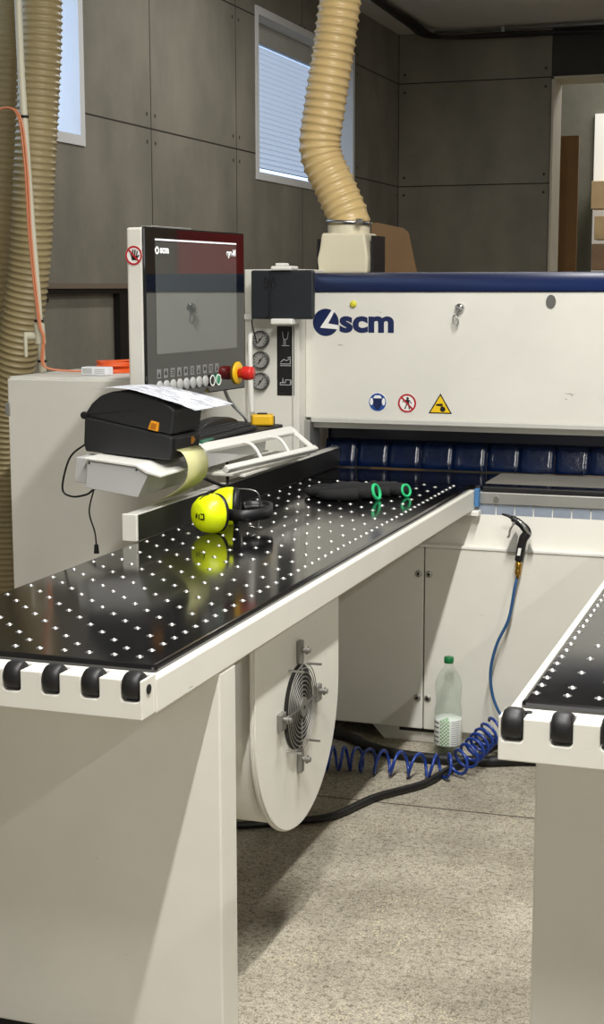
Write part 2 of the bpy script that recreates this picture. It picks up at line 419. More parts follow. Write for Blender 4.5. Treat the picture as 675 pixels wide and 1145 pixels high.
# cream lining of the doorway
w = MB(); w.box(DX0 - .002, DX0 + .016, BY - .012, BY + .36, 0, DZ); w.box(DX0 - .002, DX1, BY - .012, BY + .36, DZ - .016, DZ + .002)
struct(w.build('trim_2', JAMB))
w = MB(); w.box(-3.0, 1.4, 15.4, 15.6, 0, 4.4); w.box(-3.2, -3.0, BY + .34, 15.6, 0, 4.4)
rw = w.build('wall_rear_room', ROOMB); struct(rw)
for i, (a, b_) in enumerate(wins):
    r = MB(); e = .012
    for y0_, y1_ in ((b_ - e, b_ + .035), (a - .035, a + e)): r.box(WX - T, WX + .008, y0_, y1_, WZ0 + e, WZ1 - e)
    for z0_, z1_ in ((WZ0 - .035, WZ0 + e), (WZ1 - e, WZ1 + .035)): r.box(WX - T, WX + .008, a - .035, b_ + .035, z0_, z1_)
    f = r.build('window_%d' % (i + 1), REVEAL); struct(f)
    p = MB(); p.box(WX - T + .01, WX - T + .03, a + e, b_ - e, WZ0 + e, WZ1 - e); p.build('pane', PANE, f)
a, b_ = wins[0]
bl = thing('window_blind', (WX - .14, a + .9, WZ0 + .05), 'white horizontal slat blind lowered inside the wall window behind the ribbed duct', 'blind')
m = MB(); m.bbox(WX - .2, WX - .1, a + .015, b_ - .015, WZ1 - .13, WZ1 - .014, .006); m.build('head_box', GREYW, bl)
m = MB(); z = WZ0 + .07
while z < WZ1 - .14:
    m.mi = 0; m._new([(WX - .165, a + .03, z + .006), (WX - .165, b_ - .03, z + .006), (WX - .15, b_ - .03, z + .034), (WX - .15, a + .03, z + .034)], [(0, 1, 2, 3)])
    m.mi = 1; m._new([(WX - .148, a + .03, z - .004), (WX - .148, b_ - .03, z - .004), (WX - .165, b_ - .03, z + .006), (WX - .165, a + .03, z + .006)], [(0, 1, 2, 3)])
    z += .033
sl = m.build('slat_curtain', [BLIND, mat('slat_shadow_line', (78, 88, 104), rough=.6)], bl, recalc=False)  # dark lower strip paints the shadow line between slats
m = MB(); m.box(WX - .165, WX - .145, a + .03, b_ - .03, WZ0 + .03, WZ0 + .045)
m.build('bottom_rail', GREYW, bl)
# ledge and dark recess low on the left wall
struct(MB().box(WX, WX + .05, 5.7, 7.3, 1.535, 1.56).build('trim_3', mat('brown_ledge', (120, 106, 92), rough=.7)))
struct(MB().box(WX, WX + .035, 5.7, 6.72, 1.51, 1.535).box(WX, WX + .035, 6.72, 6.83, .9, 1.535).box(WX, WX + .02, 6.86, 7.3, 1.1, 1.5).build('trim_4', BSIGN))  # black strip under the ledge stands in for its shadow

# ceiling services
m = MB(); m.tube([(-3.0, 11.86, 3.535), (1.2, 11.86, 3.53)], .014, 10)
cdt = m.build('conduit_pipe', ALU); tag(cdt, 'thin grey conduit pipe clipped under the ceiling along the back wall', 'pipe')
for x in (-2.44, -1.62, -.8, 0.):
    m = MB(); m.box(x - .012, x + .012, 11.84, 11.88, 3.51, 3.56); m.build('clip', STEEL, cdt)
bund = MB()
for k in range(5):
    P = [(-3.1 + .012 * k, 9.0, 3.53 - .006 * k)]
    P = [(-3.08 + .02 * k, y, 3.53 + .015 * math.sin(y * 2 + k) - .004 * k) for y in (8.2, 9, 9.8, 10.6, 11.3)] + [(-3.0 + .02 * k, 11.78, 3.49)]
    P += [(x, 11.84 + .008 * k, 3.485 + .02 * math.sin(x * 1.6 + k * .7) + .004 * k) for x in (-2.4, -1.7, -1.0, -.2, .8)]
    bund.tube(catmull(P, 6), .012, 8)
tag(bund.build('cable_bundle', CABLE), 'black cable bundle sagging below the ceiling in the far corner', 'cable')

# things leaning in the rear
m = MB(); m.prism([(-2.74, 0), (-2.752, 1.944), (-2.72, 1.95), (-2.54, 1.912), (-2.505, 1.885), (-2.44, 1.60), (-2.10, 0)], 'y', 0, .012)
m.xform(Matrix.Translation((0, 9.3, 0)))
tag(m.build('cardboard_sheet', CARD), 'brown cardboard sheet standing in front of the grey wall right of the centre duct', 'cardboard')
m = MB(); m.bbox(-2.10, -1.945, 12.6, 12.64, 0, 2.775, .003)
tag(m.build('brown_plank', WOOD), 'tall brown wooden plank standing upright inside the doorway', 'plank')
# bright opening and lumber in the rear room
struct(MB().box(-2.215, -.4, 15.36, 15.42, .3, 3.25).build('window_3', mat('rear_daylight', (240, 238, 230), rough=.6, emit=(255, 250, 240), estr=.25)))
for k in range(9):
    zz = .5 + k * .30
    hgt = (.26, .22, .27, .2, .26, .23, .27, .2, .2)[k]
    if zz + hgt > 2.75: break
    m = MB(); m.bbox(-2.19 + .02 * (k % 3), -.5, 15.05, 15.3, zz, zz + hgt, .004)
    m2 = (LUMBER, DARKLUM, LUMBER)[k % 3]
    o = m.build('lumber_board', m2)
    tag(o, ('pale' if m2 is LUMBER else 'weathered brown') + ' sawn lumber beyond the doorway, ' + ('lowest', 'second', 'third', 'fourth', 'fifth', 'sixth', 'seventh', 'eighth')[k] + ' layer of the stack counted from below', 'lumber', 'lumber stack beyond the doorway')
# support of the lowest board
# red sectional door far to the right (seen mirrored in the console glass)
rd = thing('sectional_door', (3.1, 11.95, 0), 'red sectional door mirrored in the console glass', 'door')
MB().box(2.2, 3.32, 11.9, 11.98, 0, 3.3).build('door_leaf', REDDOOR, rd)
MB().box(3.32, 3.75, 11.88, 11.98, 0, 3.4).build('door_post', DARKLUM, rd)

# ------------------------------------------------------------------ extraction ducts
def duct(name, path, r, pitch, m, label, group=None, amp=.085):
    P = resample(catmull(path, 24), pitch / 6); rr = []
    prof = (0, .06, .4, 1., .4, .06)
    rr = [r * (1 - amp + amp * 1.0 * prof[i % 6]) for i in range(len(P))]
    b = MB(); b.tube(P, rr, 28)
    return tag(b.build(name, m), label, 'duct', group)
duct('ribbed_duct', [(-1.654, 5.3, 1.765), (-1.66, 5.3, 1.80), (-1.706, 5.3, 1.90), (-1.765, 5.3, 2.035), (-1.748, 5.3, 2.195), (-1.717, 5.3, 2.38), (-1.69, 5.3, 2.566), (-1.66, 5.3, 2.8), (-1.62, 5.3, 3.1), (-1.6, 5.3, 3.56)], .080, .029, HOSE, 'cream ribbed extraction duct curving up from the hopper behind the white machine')
duct('ribbed_duct', [(-2.70, 4.95, 3.56), (-2.716, 4.95, 2.57), (-2.734, 4.95, 2.256), (-2.763, 4.95, 1.937), (-2.811, 4.98, 1.611), (-2.90, 5.02, 1.278), (-3.0, 5.1, 1.0), (-3.07, 5.2, .6), (-3.09, 5.25, .02)], .081, .0235, HOSE_SHADE, 'right one of two shaded ribbed ducts beside the grey conduit at the left edge', 'ribbed ducts at the left edge')
duct('ribbed_duct', [(-2.95, 5.2, 3.56), (-2.99, 5.2, 2.611), (-3.04, 5.2, 1.953), (-3.10, 5.2, 1.6), (-3.17, 5.3, 1.267), (-3.2, 5.5, .9), (-3.2, 5.65, .02)], .081, .0235, HOSE_SHADE, 'left one of two shaded ribbed ducts, cut off by the left picture edge', 'ribbed ducts at the left edge')

# ------------------------------------------------------------------ panel saw
saw = thing('panel_saw', (-.6, 5.2, 0), 'large cream panel saw with navy top cover, blue safety curtain and scm lettering', 'machine')
XR = 2.4
# pressure beam cover
p = MB(); p.prism([(5.0, 1.078), (5.0, 1.523), (5.62, 1.523), (5.62, 1.04), (5.03, 1.04), (5.03, 1.078)], 'x', -1.722, XR, .004)
cover = p.build('beam_cover', WHITE, saw)
p = MB(); prof = [(4.995, 1.5235)] + [(5.075 - .08 * math.cos(t), 1.528 + .062 * math.sin(t)) for t in [i * PI / 2 / 10 for i in range(11)]] + [(5.6, 1.59), (5.6, 1.5235)]
p.prism(prof, 'x', -1.72, XR, 0, True); p.build('navy_cap', NAVY, saw)
MB().bbox(-1.70, XR, 4.994, 5.02, 1.062, 1.08, .003).build('lower_lip', GREYW, saw)
MB().box(-1.70, XR, 5.06, 5.2, 1.045, 1.06).build('curtain_rail', ALU, saw)
# safety curtain: separate vinyl flaps whose hems curl towards the operator
q = MB(); q._new([v for xx in (-1.69, XR - .02) for v in ((xx, 5.17, 1.05), (xx, 5.165, .955))], [(0, 1, 3, 2)], False); cs_ = q.build('curtain_sheet', mat('black_blue_vinyl', (7, 14, 40), rough=.2, noise=.3), saw, recalc=False)
x = -1.69; k = 0
flap0 = None
while x < XR - .05:
    if flap0 is None:
        q = MB(); sec = [(5.15, .99), (5.142, .965), (5.133, .94), (5.125, .915), (5.118, .8935)]
        vs = []; n = 6; wd = .1195
        for j, (yy, zz) in enumerate(sec):
            for i in range(n): vs.append((x + wd * i / (n - 1), yy + .0008 * math.sin(i * 1.3 + j * .5), zz))
        q._new(vs, [(j * n + i, j * n + i + 1, (j + 1) * n + i + 1, (j + 1) * n + i) for j in range(len(sec) - 1) for i in range(n - 1)], True); flap0 = q.build('curtain_flap', CURT2, saw, recalc=False)
        sm = flap0.modifiers.new('thick', 'SOLIDIFY'); sm.thickness = .003
        l0 = flap0.location.copy()
    else:
        c = copy_part(flap0, saw, (l0.x + .1205 * k, l0.y + (.005 if k % 2 else 0) + .002 * (k % 3), 0))
    x += .1205; k += 1
# bed
MB().box(-1.88, XR, 4.775, 5.58, .862, .8895).build('bed', PLATE, saw)
p = MB(); p.bbox(-1.04, XR, 4.752, 4.79, .84, .8625, .003); p.bbox(-1.04, XR, 4.75, 4.8, .832, .872, .003)
bf = p.build('bed_rail', ALU, saw)
p = MB(); p.bbox(-1.02, XR, 4.752, 4.782, .8725, .8885, .002); p.build('bed_edge', BLACK, saw)
p = MB(); p.cyl((-.973, 4.752, .851), (-.973, 4.745, .851), .009, n=16); p.build('screw', STEEL, saw)
p = MB()
for i in range(26): p.box(-1.035 + .062 * i, -1.035 + .062 * i + .058, 4.757, 4.761, .783, .835)
p.build('blue_light_strip', PALEBLUE, saw)  # thin strips stand in for bluish light falling on the apron
MB().box(-1.03, XR, 4.84, 5.11, .889, .8912).build('bed_strip', mat('grey_bed_steel', (132, 129, 121), rough=.4, metal=.1, noise=.15), saw)
# body
MB().box(-1.88, XR, 4.80, 5.58, .06, .862).build('body', WHITE, saw)
p = MB(); p.prism([(4.765, .835), (4.80, .835), (4.80, .69), (4.735, .69)], 'x', -1.66, XR, .002); p.build('apron_panel', WHITE, saw)
p = MB(); p.bbox(-1.66, XR, 4.706, 4.8, .684, .694, .002); p.build('apron_ledge', WHITE2, saw)
def door_part(x0, x1, bolts):
    d = MB().bbox(x0, x1, 4.71, 4.80, .058, .683, .003).build('door', WHITE, saw)
    for bx, bz in bolts:
        q = MB(); q.lathe([(.0, 0), (.0115, 0), (.0115, .004), (.008, .006), (.0, .006)], (bx, 4.711, bz), (0, -1, 0), 18)
        bo = q.build('bolt', STEEL, d)
        q = MB(); q.cyl((bx, 4.705, bz), (bx, 4.7035, bz), .005, n=6); q.build('socket', BSIGN, bo)
door_part(-1.66, -1.2055, [(-1.223, .593), (-1.223, .166)])
door_part(-1.2015, .1, [(-1.187, .593), (-1.187, .166)])
door_part(.104, 1.2, []); door_part(1.204, XR, [])
# plinth
p = MB(); p.prism([(-1.40, .054), (-1.35, .0), (-1.06, .0), (-.95, .054)], 'y', 4.75, 4.85, .002); p.build('plinth', WHITE, saw)
p = MB(); p.prism([(-.3, .054), (-.25, .0), (.4, .0), (.45, .054)], 'y', 4.75, 4.85, .002); p.build('plinth', WHITE, saw)
MB().box(-1.295, -1.165, 4.746, 4.76, .036, .052).build('plinth_slot', BSIGN, saw)
MB().box(-1.85, XR, 4.95, 5.5, 0, .06).build('under_frame', BSIGN, saw)
# end column with gauges
colm = MB().bbox(-1.925, -1.722, 4.93, 5.6, .89, 1.602, .004).build('end_column', WHITE, saw)
MB().bbox(-1.728, -1.70, 4.985, 5.1, .89, 1.07, .003).build('column_bracket', ALU, saw)
MB().bbox(-1.93, -1.72, 4.915, 4.935, 1.427, 1.445, .003).build('column_ledge', WHITE2, saw)
MB().box(-1.745, -1.741, 4.926, 4.932, .9, 1.42).build('column_seam', GREYW, saw)
for gz in (1.357, 1.284, 1.209):
    q = MB(); q.lathe([(0, 0), (.0315, 0), (.0315, .016), (.028, .019), (.026, .014), (0, .014)], (-1.862, 4.93, gz), (0, -1, 0), 28)
    g = q.build('pressure_gauge', mat('gauge_case', (92, 92, 90), rough=.3, metal=.6) if gz > 1.3 else bpy.data.materials['gauge_case'], saw)
    q = MB(); f = FY(4.9155); q.disc((-1.862, gz), .0255, f, 0, .0006, 28); dl = q.build('dial', DIAL, g)
    q = MB(); f = FY(4.9145)
    q.poly3([(-1.872, gz - .012), (-1.868, gz - .013), (-1.848, gz + .014), (-1.850, gz + .0155)], f, 0, .0006)
    for i in range(11):
        t = math.radians(225 - 27 * i); c_, s_ = math.cos(t), math.sin(t)
        q.poly3([(-1.862 + .019 * c_ - .0012 * s_, gz + .019 * s_ + .0012 * c_), (-1.862 + .019 * c_ + .0012 * s_, gz + .019 * s_ - .0012 * c_), (-1.862 + .024 * c_ + .0012 * s_, gz + .024 * s_ - .0012 * c_), (-1.862 + .024 * c_ - .0012 * s_, gz + .024 * s_ + .0012 * c_)], f, 0, .0005)
    q.disc((-1.862, gz), .004, f, 0, .001, 14)
    q.build('needle', BSIGN, g)
st = MB().box(-1.803, -1.739, 4.9285, 4.9305, 1.16, 1.404).build('icon_strip', BSIGN, saw)
q = MB(); f = FY(4.928)
def seg(q, f, a, b_, t=.0022):
    d = V((b_[0] - a[0], b_[1] - a[1])); n = V((-d.y, d.x)).normalized() * t / 2
    q.poly3([(a[0] - n.x, a[1] - n.y), (b_[0] - n.x, b_[1] - n.y), (b_[0] + n.x, b_[1] + n.y), (a[0] + n.x, a[1] + n.y)], f, 0, .0006)
def pline(q, f, pts, t=.0022):
    for a, b_ in zip(pts, pts[1:]): seg(q, f, a, b_, t)
X0 = -1.771
pline(q, f, [(X0 - .011, 1.385), (X0 - .008, 1.362), (X0, 1.356), (X0 + .008, 1.362), (X0 + .011, 1.385)]); seg(q, f, (X0, 1.356), (X0, 1.338)); seg(q, f, (X0 - .014, 1.336), (X0 + .014, 1.336)); seg(q, f, (X0 - .006, 1.36), (X0 - .006, 1.338))
q.build('icon', GREYICON, st); q = MB()
pline(q, f, [(X0 - .02, 1.272), (X0 + .018, 1.272), (X0 + .018, 1.292), (X0 + .004, 1.283), (X0 - .006, 1.288), (X0 - .018, 1.278)]); seg(q, f, (X0 - .02, 1.266), (X0 + .02, 1.266)); seg(q, f, (X0 + .008, 1.294), (X0 + .02, 1.297))
q.build('icon', GREYICON, st); q = MB()
pline(q, f, [(X0 - .02, 1.198), (X0 + .02, 1.198), (X0 + .02, 1.216), (X0, 1.216), (X0, 1.206), (X0 - .02, 1.206), (X0 - .02, 1.198)]); seg(q, f, (X0 - .01, 1.206), (X0 - .01, 1.222)); seg(q, f, (X0 + .02, 1.2), (X0 + .02, 1.214), .006)
q.build('icon', GREYICON, st)
# logo: navy disc with a white cut, then the letters
f = FY(5.0); q = MB(); q.disc((-1.645, 1.4165), .048, f, 0, .0008, 48)
lg = q.build('logo_disc', LOGO, saw)
k = .045 / 48.; cx_, cz_ = -1.645, 1.4165
q = MB(); q.poly3([(cx_ + (a_ - 78) * k, cz_ - (b2 - 203) * k) for a_, b2 in ((56, 223), (103, 155), (113, 161), (88, 207), (127, 213), (125, 228), (118, 228))], FY(4.9992), 0, .0006)
q.build('logo_cut', WSIGN, lg)
text_mesh('scm', .106, MF((-1.594, 4.9995, 1.386), (1, 0, 0), (0, 0, 1)), 'brand_lettering', LOGO, saw, bold=.0042, width=.198)
# safety stickers
q = MB(); f = FY(5.0); q.disc((-1.453, 1.139), .034, f, 0, .0005, 40); s1 = q.build('blue_sticker', WSIGN, saw)
q = MB(); f = FY(4.9994); q.disc((-1.453, 1.139), .0315, f, 0, .0005, 40); s1b = q.build('blue_disc', BLUESIGN, s1)
q = MB(); f = FY(4.9988)
for sx_ in (-1, 1): q.poly3([(-1.453 + sx_ * .022 + .006 * math.cos(t), 1.141 + .013 * math.sin(t)) for t in [i * PI / 8 for i in range(16)]], f, 0, .0005)
q.poly3([(-1.468, 1.155), (-1.462, 1.163), (-1.444, 1.163), (-1.438, 1.155), (-1.439, 1.153), (-1.467, 1.153)], f, 0, .0005)
q.build('headgear_symbol', WSIGN, s1)
q = MB(); q.poly3([(-1.469, 1.152), (-1.437, 1.152), (-1.438, 1.13), (-1.446, 1.114), (-1.460, 1.114), (-1.468, 1.13)], FY(4.9985), 0, .0005); q.build('face_symbol', LOGO, s1)
def prohibition(c, r, f0, step, parent, fig):
    q = MB(); q.disc(c, r, f0(0), 0, .0005, 40); b0 = q.build('round_sticker', WSIGN, parent)
    q = MB(); fig(q, f0(step)); q.build('black_figure', BSIGN, b0)
    q = MB(); q.ring(c, r * .97, r * .78, f0(step), 0, .0006)
    a_ = r * .8 * math.sqrt(.5); seg(q, f0(step * 2), (c[0] - a_, c[1] + a_), (c[0] + a_, c[1] - a_), r * .17)
    q.build('red_bar', REDSIGN, b0); return b0
def fig_person(q, f):
    c = (-1.346, 1.138)
    q.disc((c[0] + .002, c[1] + .017), .0045, f, 0, .0005, 14)
    q.poly3([(c[0] - .005, c[1] + .012), (c[0] + .008, c[1] + .012), (c[0] + .008, c[1] - .004), (c[0] - .003, c[1] - .004)], f, 0, .0005)
    seg(q, f, (c[0] + .006, c[1] - .004), (c[0] + .009, c[1] - .021), .004); seg(q, f, (c[0] - .001, c[1] - .004), (c[0] - .008, c[1] - .02), .004)
    seg(q, f, (c[0] + .008, c[1] + .011), (c[0] + .016, c[1] - .001), .003); seg(q, f, (c[0] - .004, c[1] + .011), (c[0] - .016, c[1] + .004), .003)
prohibition((-1.346, 1.138), .034, lambda d: FY(5.0 - d), .0006, saw, fig_person)
q = MB(); f = FY(5.0); cc = (-1.227, 1.128)
tri = lambda r: [(cc[0], cc[1] + r * 1.12), (cc[0] + r * 1.0, cc[1] - r * .56), (cc[0] - r * 1.0, cc[1] - r * .56)]
q.poly3(tri(.042), f, 0, .0005); s3 = q.build('warning_triangle', BSIGN, saw)
q = MB(); q.poly3(tri(.0345), FY(4.9994), 0, .0005); q.build('yellow_field', YELSIGN, s3)
q = MB(); f = FY(4.9988)
pts = []
for i in range(20):
    t = 2 * PI * i / 20; r_ = .0105 if i % 2 else .0085; pts.append((cc[0] + .009 + r_ * math.cos(t), cc[1] - .008 + r_ * math.sin(t)))
q.poly3(pts, f, 0, .0005)
q.poly3([(cc[0] - .014, cc[1] + .010), (cc[0] + .008, cc[1] + .012), (cc[0] + .009, cc[1] + .005), (cc[0] - .004, cc[1] + .003), (cc[0] - .016, cc[1] + .004)], f, 0, .0005)
for i in range(3): seg(q, f, (cc[0] + .0 + i * .004, cc[1] + .005), (cc[0] + .003 + i * .004, cc[1] - .001), .0018)
q.build('hand_symbol', BSIGN, s3)
# lock with hanging key, oval plug, yellow stud
q = MB(); q.lathe([(0, 0), (.0165, 0), (.0165, .008), (.012, .014), (0, .014)], (-1.162, 5.0, 1.468), (0, -1, 0), 24); q.cyl((-1.175, 4.985, 1.475), (-1.15, 4.985, 1.462), .004, n=8)
lk = q.build('lock', CHROME, saw)
q = MB(); q.poly3([(-1.163, 1.468), (-1.157, 1.466), (-1.166, 1.440), (-1.172, 1.441)], FY(4.984), 0, .003)
ro = [(-1.173 + .0085 * math.cos(t) - .004 * math.sin(t), 4.983, 1.426 + .017 * math.sin(t) + .002 * math.cos(t)) for t in [2 * PI * i / 20 for i in range(20)]]
q.tube(ro, .0028, 6, closed=True); q.build('key', STEEL, lk)
q = MB(); f = FY(5.0); q.disc((-.851, 1.4905), .0165, f, 0, .004, 28, .0225); q.build('oval_plug', mat('plug_grey', (112, 112, 108), rough=.4, metal=.5), saw)
q = MB(); q.sphere((-1.543, 4.997, 1.481), .0125, 10, (1, .6, 1)); q.build('yellow_stud', mat('stud_yellow', (214, 206, 60), rough=.5), saw)
# extraction hopper on top of the machine
q = MB(); z0 = 1.588
q.prism([(-1.745, z0), (-1.752, 1.64), (-1.742, 1.68), (-1.735, 1.735), (-1.57, 1.735), (-1.563, 1.68), (-1.557, 1.64), (-1.56, z0)], 'y', 5.22, 5.38, .008)
hp = q.build('hopper', CREAM, saw)
q = MB(); q.cyl((-1.654, 5.3, 1.73), (-1.654, 5.3, 1.765), .078, n=32); hp2 = q.build('duct_collar', CREAM, hp)
q = MB(); q.lathe([(.078, -.006), (.086, -.006), (.086, .006), (.078, .006)], (-1.654, 5.3, 1.775), (0.05, 0, 1), 32); q.bbox(-1.60, -1.575, 5.208, 5.22, 1.768, 1.785, .002)
q.build('hose_clamp', STEEL, hp)
for xa, zt_ in ((-1.762, 1.715), (-1.554, 1.725)): MB().box(xa, xa + .010, 5.25, 5.4, 1.588, zt_).build('hopper_guide', BSIGN, saw)

# folder with white brackets hung on the column
fo = thing('document_holder', (-1.76, 4.87, 1.43), 'anthracite document holder hung in white brackets on the machine column', 'folder')
fb = MB().bbox(-1.874, -1.645, 4.86, 4.885, 1.43, 1.598, .006).build('folder_case', FOLDER, fo)
q = MB(); q.bbox(-1.795, -1.72, 4.845, 4.925, 1.597, 1.612, .005); q.bbox(-1.78, -1.745, 4.85, 4.9, 1.612, 1.622, .004); q.build('top_bracket', WHITE2, fo)
q = MB(); q.bbox(-1.795, -1.715, 4.84, 4.925, 1.412, 1.432, .005); q.build('bottom_bracket', WHITE2, fo)
q = MB(); q.tube(catmull([(-1.80, 4.857, 1.595), (-1.802, 4.855, 1.52), (-1.808, 4.856, 1.44), (-1.872, 4.87, 1.43), (-1.872, 4.9, 1.36), (-1.868, 4.905, 1.345)], 8), .0022, 6)
for xx in (-1.816, -1.788): q.tube([(xx + .006 * math.cos(t), 4.857, 1.556 + .017 * math.sin(t)) for t in [2 * PI * i / 16 for i in range(16)]], .0016, 6, closed=True)
q.build('pen_cord', BSIGN, fo)

# ------------------------------------------------------------------ saw tables
ZT = .892
nozzle_mesh = None
def make_nozzle_proto():
    q = MB(); q.lathe([(.0046, .0004), (.0062, .0009), (.0072, .0004), (.0074, -.002)], (0, 0, 0), (0, 0, 1), 14)
    q.mi = 1; q.lathe([(0, .0032), (.0018, .0028), (.0031, .0016), (.0038, .0002)], (0, 0, 0), (0, 0, 1), 12)
    q.mi = 0; q.lathe([(.0038, .0002), (.0046, .0004)], (0, 0, 0), (0, 0, 1), 12)
    bmesh.ops.recalc_face_normals(q.bm, faces=q.bm.faces)
    me = bpy.data.meshes.new('air_nozzle'); q.bm.to_mesh(me); q.bm.free(); me.materials.append(NOZ); me.materials.append(BALL); return me
NM = make_nozzle_proto()
def saw_table(x0, x1, y0, y1, edge, label, leg_y, lip):
    """edge: +1 when the long white rail with the dense nozzle row shown is on the right, -1 on the left"""
    t = thing('saw_table', ((x0 + x1) / 2, (y0 + y1) / 2, 0), label, 'table')
    px0 = x0 + (.018 if edge < 0 else .012); px1 = x1 - .0145 if edge > 0 else x1 - .02
    py0 = y0 + .088
    q = MB(); t_ = bmesh.new()
    vs = [t_.verts.new((x, y, z)) for x in (px0, px1) for y in (py0, y1) for z in (ZT - .013, ZT)]
    for fc in [(0, 1, 3, 2), (4, 6, 7, 5), (0, 4, 5, 1), (2, 3, 7, 6), (0, 2, 6, 4), (1, 5, 7, 3)]: t_.faces.new([vs[i] for i in fc])
    bmesh.ops.recalc_face_normals(t_, faces=t_.faces)
    ed = [e for e in t_.edges if all(v.co.z > ZT - .001 for v in e.verts)] + [e for e in t_.edges if abs(e.verts[0].co.z - e.verts[1].co.z) > .01]
    bmesh.ops.bevel(t_, geom=ed, offset=.008, segments=3, affect='EDGES', profile=.5)
    q.merge(t_); top = q.build('table_top', PLATE, t)
    # frame rails
    q = MB(); q.bbox(x0, x1, y0 + .058, y1, .815, .879, .004); q.build('frame', WHITE, t)
    # front beam with roller notches
    cxs = []
    if edge > 0:
        x = x1 - .0215
        while x > x0 + .015: cxs.append(x); x -= .0755
    else:
        x = x0 + .0215
        while x < x1 - .015: cxs.append(x); x += .0755
    cs = sorted(cxs); zb, zt_, zn, hw, rr_ = .819, .888, .8495, .0172, .006
    pts = [(x0, zb), (x1, zb), (x1, zt_)]
    for c in cs[::-1]: pts += [(c + hw, zt_), (c + hw, zn + rr_), (c + hw - rr_ * .3, zn + rr_ * .3), (c + hw - rr_, zn), (c - hw + rr_, zn), (c - hw + rr_ * .3, zn + rr_ * .3), (c - hw, zn + rr_), (c - hw, zt_)]
    pts.append((x0, zt_))
    q = MB(); q.prism(pts, 'y', y0, y0 + .047); q.box(x0, x1, y0 + .047, y0 + .0575, zb, zt_)
    q.build('roller_beam', WHITE, t, bevel=.0022)
    r0 = None
    for c in cxs:
        if r0 is None:
            q = MB(); q.lathe([(0, -.0162), (.0195, -.0162), (.0222, -.014), (.0246, -.0095), (.0252, -.003), (.0252, .003), (.0246, .0095), (.0222, .014), (.0195, .0162), (0, .0162)], (c, y0 + .0185, .8745), (1, 0, 0), 32)
            r0 = q.build('roller', RUBBER, t); c0 = c
        else: copy_part(r0, t, (c - c0, 0, 0))
    # corner cap bolt
    q = MB(); xb = x1 - .001 if edge > 0 else x0 + .04
    if edge > 0: q.cyl((x1 - .002, y0 + .026, .868), (x1 + .002, y0 + .026, .868), .0085, n=14)
    else: q.cyl((xb, y0 + .035, .886), (xb, y0 + .035, .890), .0065, n=14)
    q.build('cap_bolt', BSIGN, t)
    # leg: folded plate pedestal
    lx0, lx1 = (x0 + .04, x1 - .0015) if edge > 0 else (x0 + .004, x1 - .04)
    q = MB(); q.bbox(lx0, lx1, leg_y, leg_y + .083, .03, .8145, .004); q.build('leg', WHITE, t)
    q = MB(); q.box(lx0 + .02, lx1 - .02, leg_y + .012, leg_y + .07, 0, .03); q.build('foot', BSIGN, t)
    # nozzles on a 50 mm grid: dense along the front and the outer edge, staggered inside
    xe = x1 - .068 if edge > 0 else x0 + .034
    P = []
    nx = int((x1 - x0 - .08) / .05)
    yy0 = y0 + .137
    ny = int((y1 - yy0 - .02) / .05)
    for i in range(nx + 1):
        for j in range(ny + 1):
            if i == 0 or j == 0 or (i + j) % 2 == 0:
                P.append((xe - edge * .05 * i, yy0 + .05 * j))
    def visible(p):
        d = V((p[0], p[1], ZT - H)); k = d.dot(F); u_, v_ = d.dot(R) / k * fpx + 337.5, 572.5 - d.dot(U) / k * fpx
        return -4 < u_ < 679 and 0 < v_ < 1149
    vis = [p for p in P if visible(p)]
    vis.sort(key=lambda p: p[0] ** 2 + p[1] ** 2)
    lo = t.location
    for p in vis[:100]:
        o = bpy.data.objects.new('air_nozzle', NM); COL.objects.link(o); o.parent = t; o.location = (p[0] - lo.x, p[1] - lo.y, ZT)
    rest = vis[100:] + [p for p in P if p not in set(vis)]
    if rest:
        q = MB()
        for p in rest:
            tb = bmesh.new(); tb.from_mesh(NM); q.merge(tb, Matrix.Translation((p[0], p[1], ZT)), keep=True)
        tag(q.build('air_nozzle_field', [NOZ, BALL], t), kind='stuff')
    return t
LX0, LX1, LY0, LY1 = -1.645, -1.042, 2.182, 4.745
lt = saw_table(LX0, LX1, LY0, LY1, 1, 'long black perforated saw table with cream frame holding the yellow earmuffs', 2.527, 1)
RX0, RX1 = -.436, .19
rtb = saw_table(RX0, RX1, 2.172, 4.745, -1, 'black perforated saw table cut off at the right picture edge', 2.49, -1)
# bright lip along the left table's rail, bracket at its far end
MB().bbox(LX1 - .03, LX1 + .02, 4.70, 4.745, .797, .814, .003).build('end_foot', WHITE2, lt)
MB().bbox(LX1 + .001, LX1 + .016, 4.72, 4.748, .825, .885, .003).build('end_buffer', mat('buffer_blue', (70, 120, 170), rough=.4), lt)
# far leg of both tables
MB().bbox(-1.60, -1.52, 4.05, 4.11, .0, .8145, .004).build('leg', WHITE, lt)
MB().bbox(.1, .16, 4.3, 4.36, .0, .8145, .004).build('leg', WHITE, rtb)

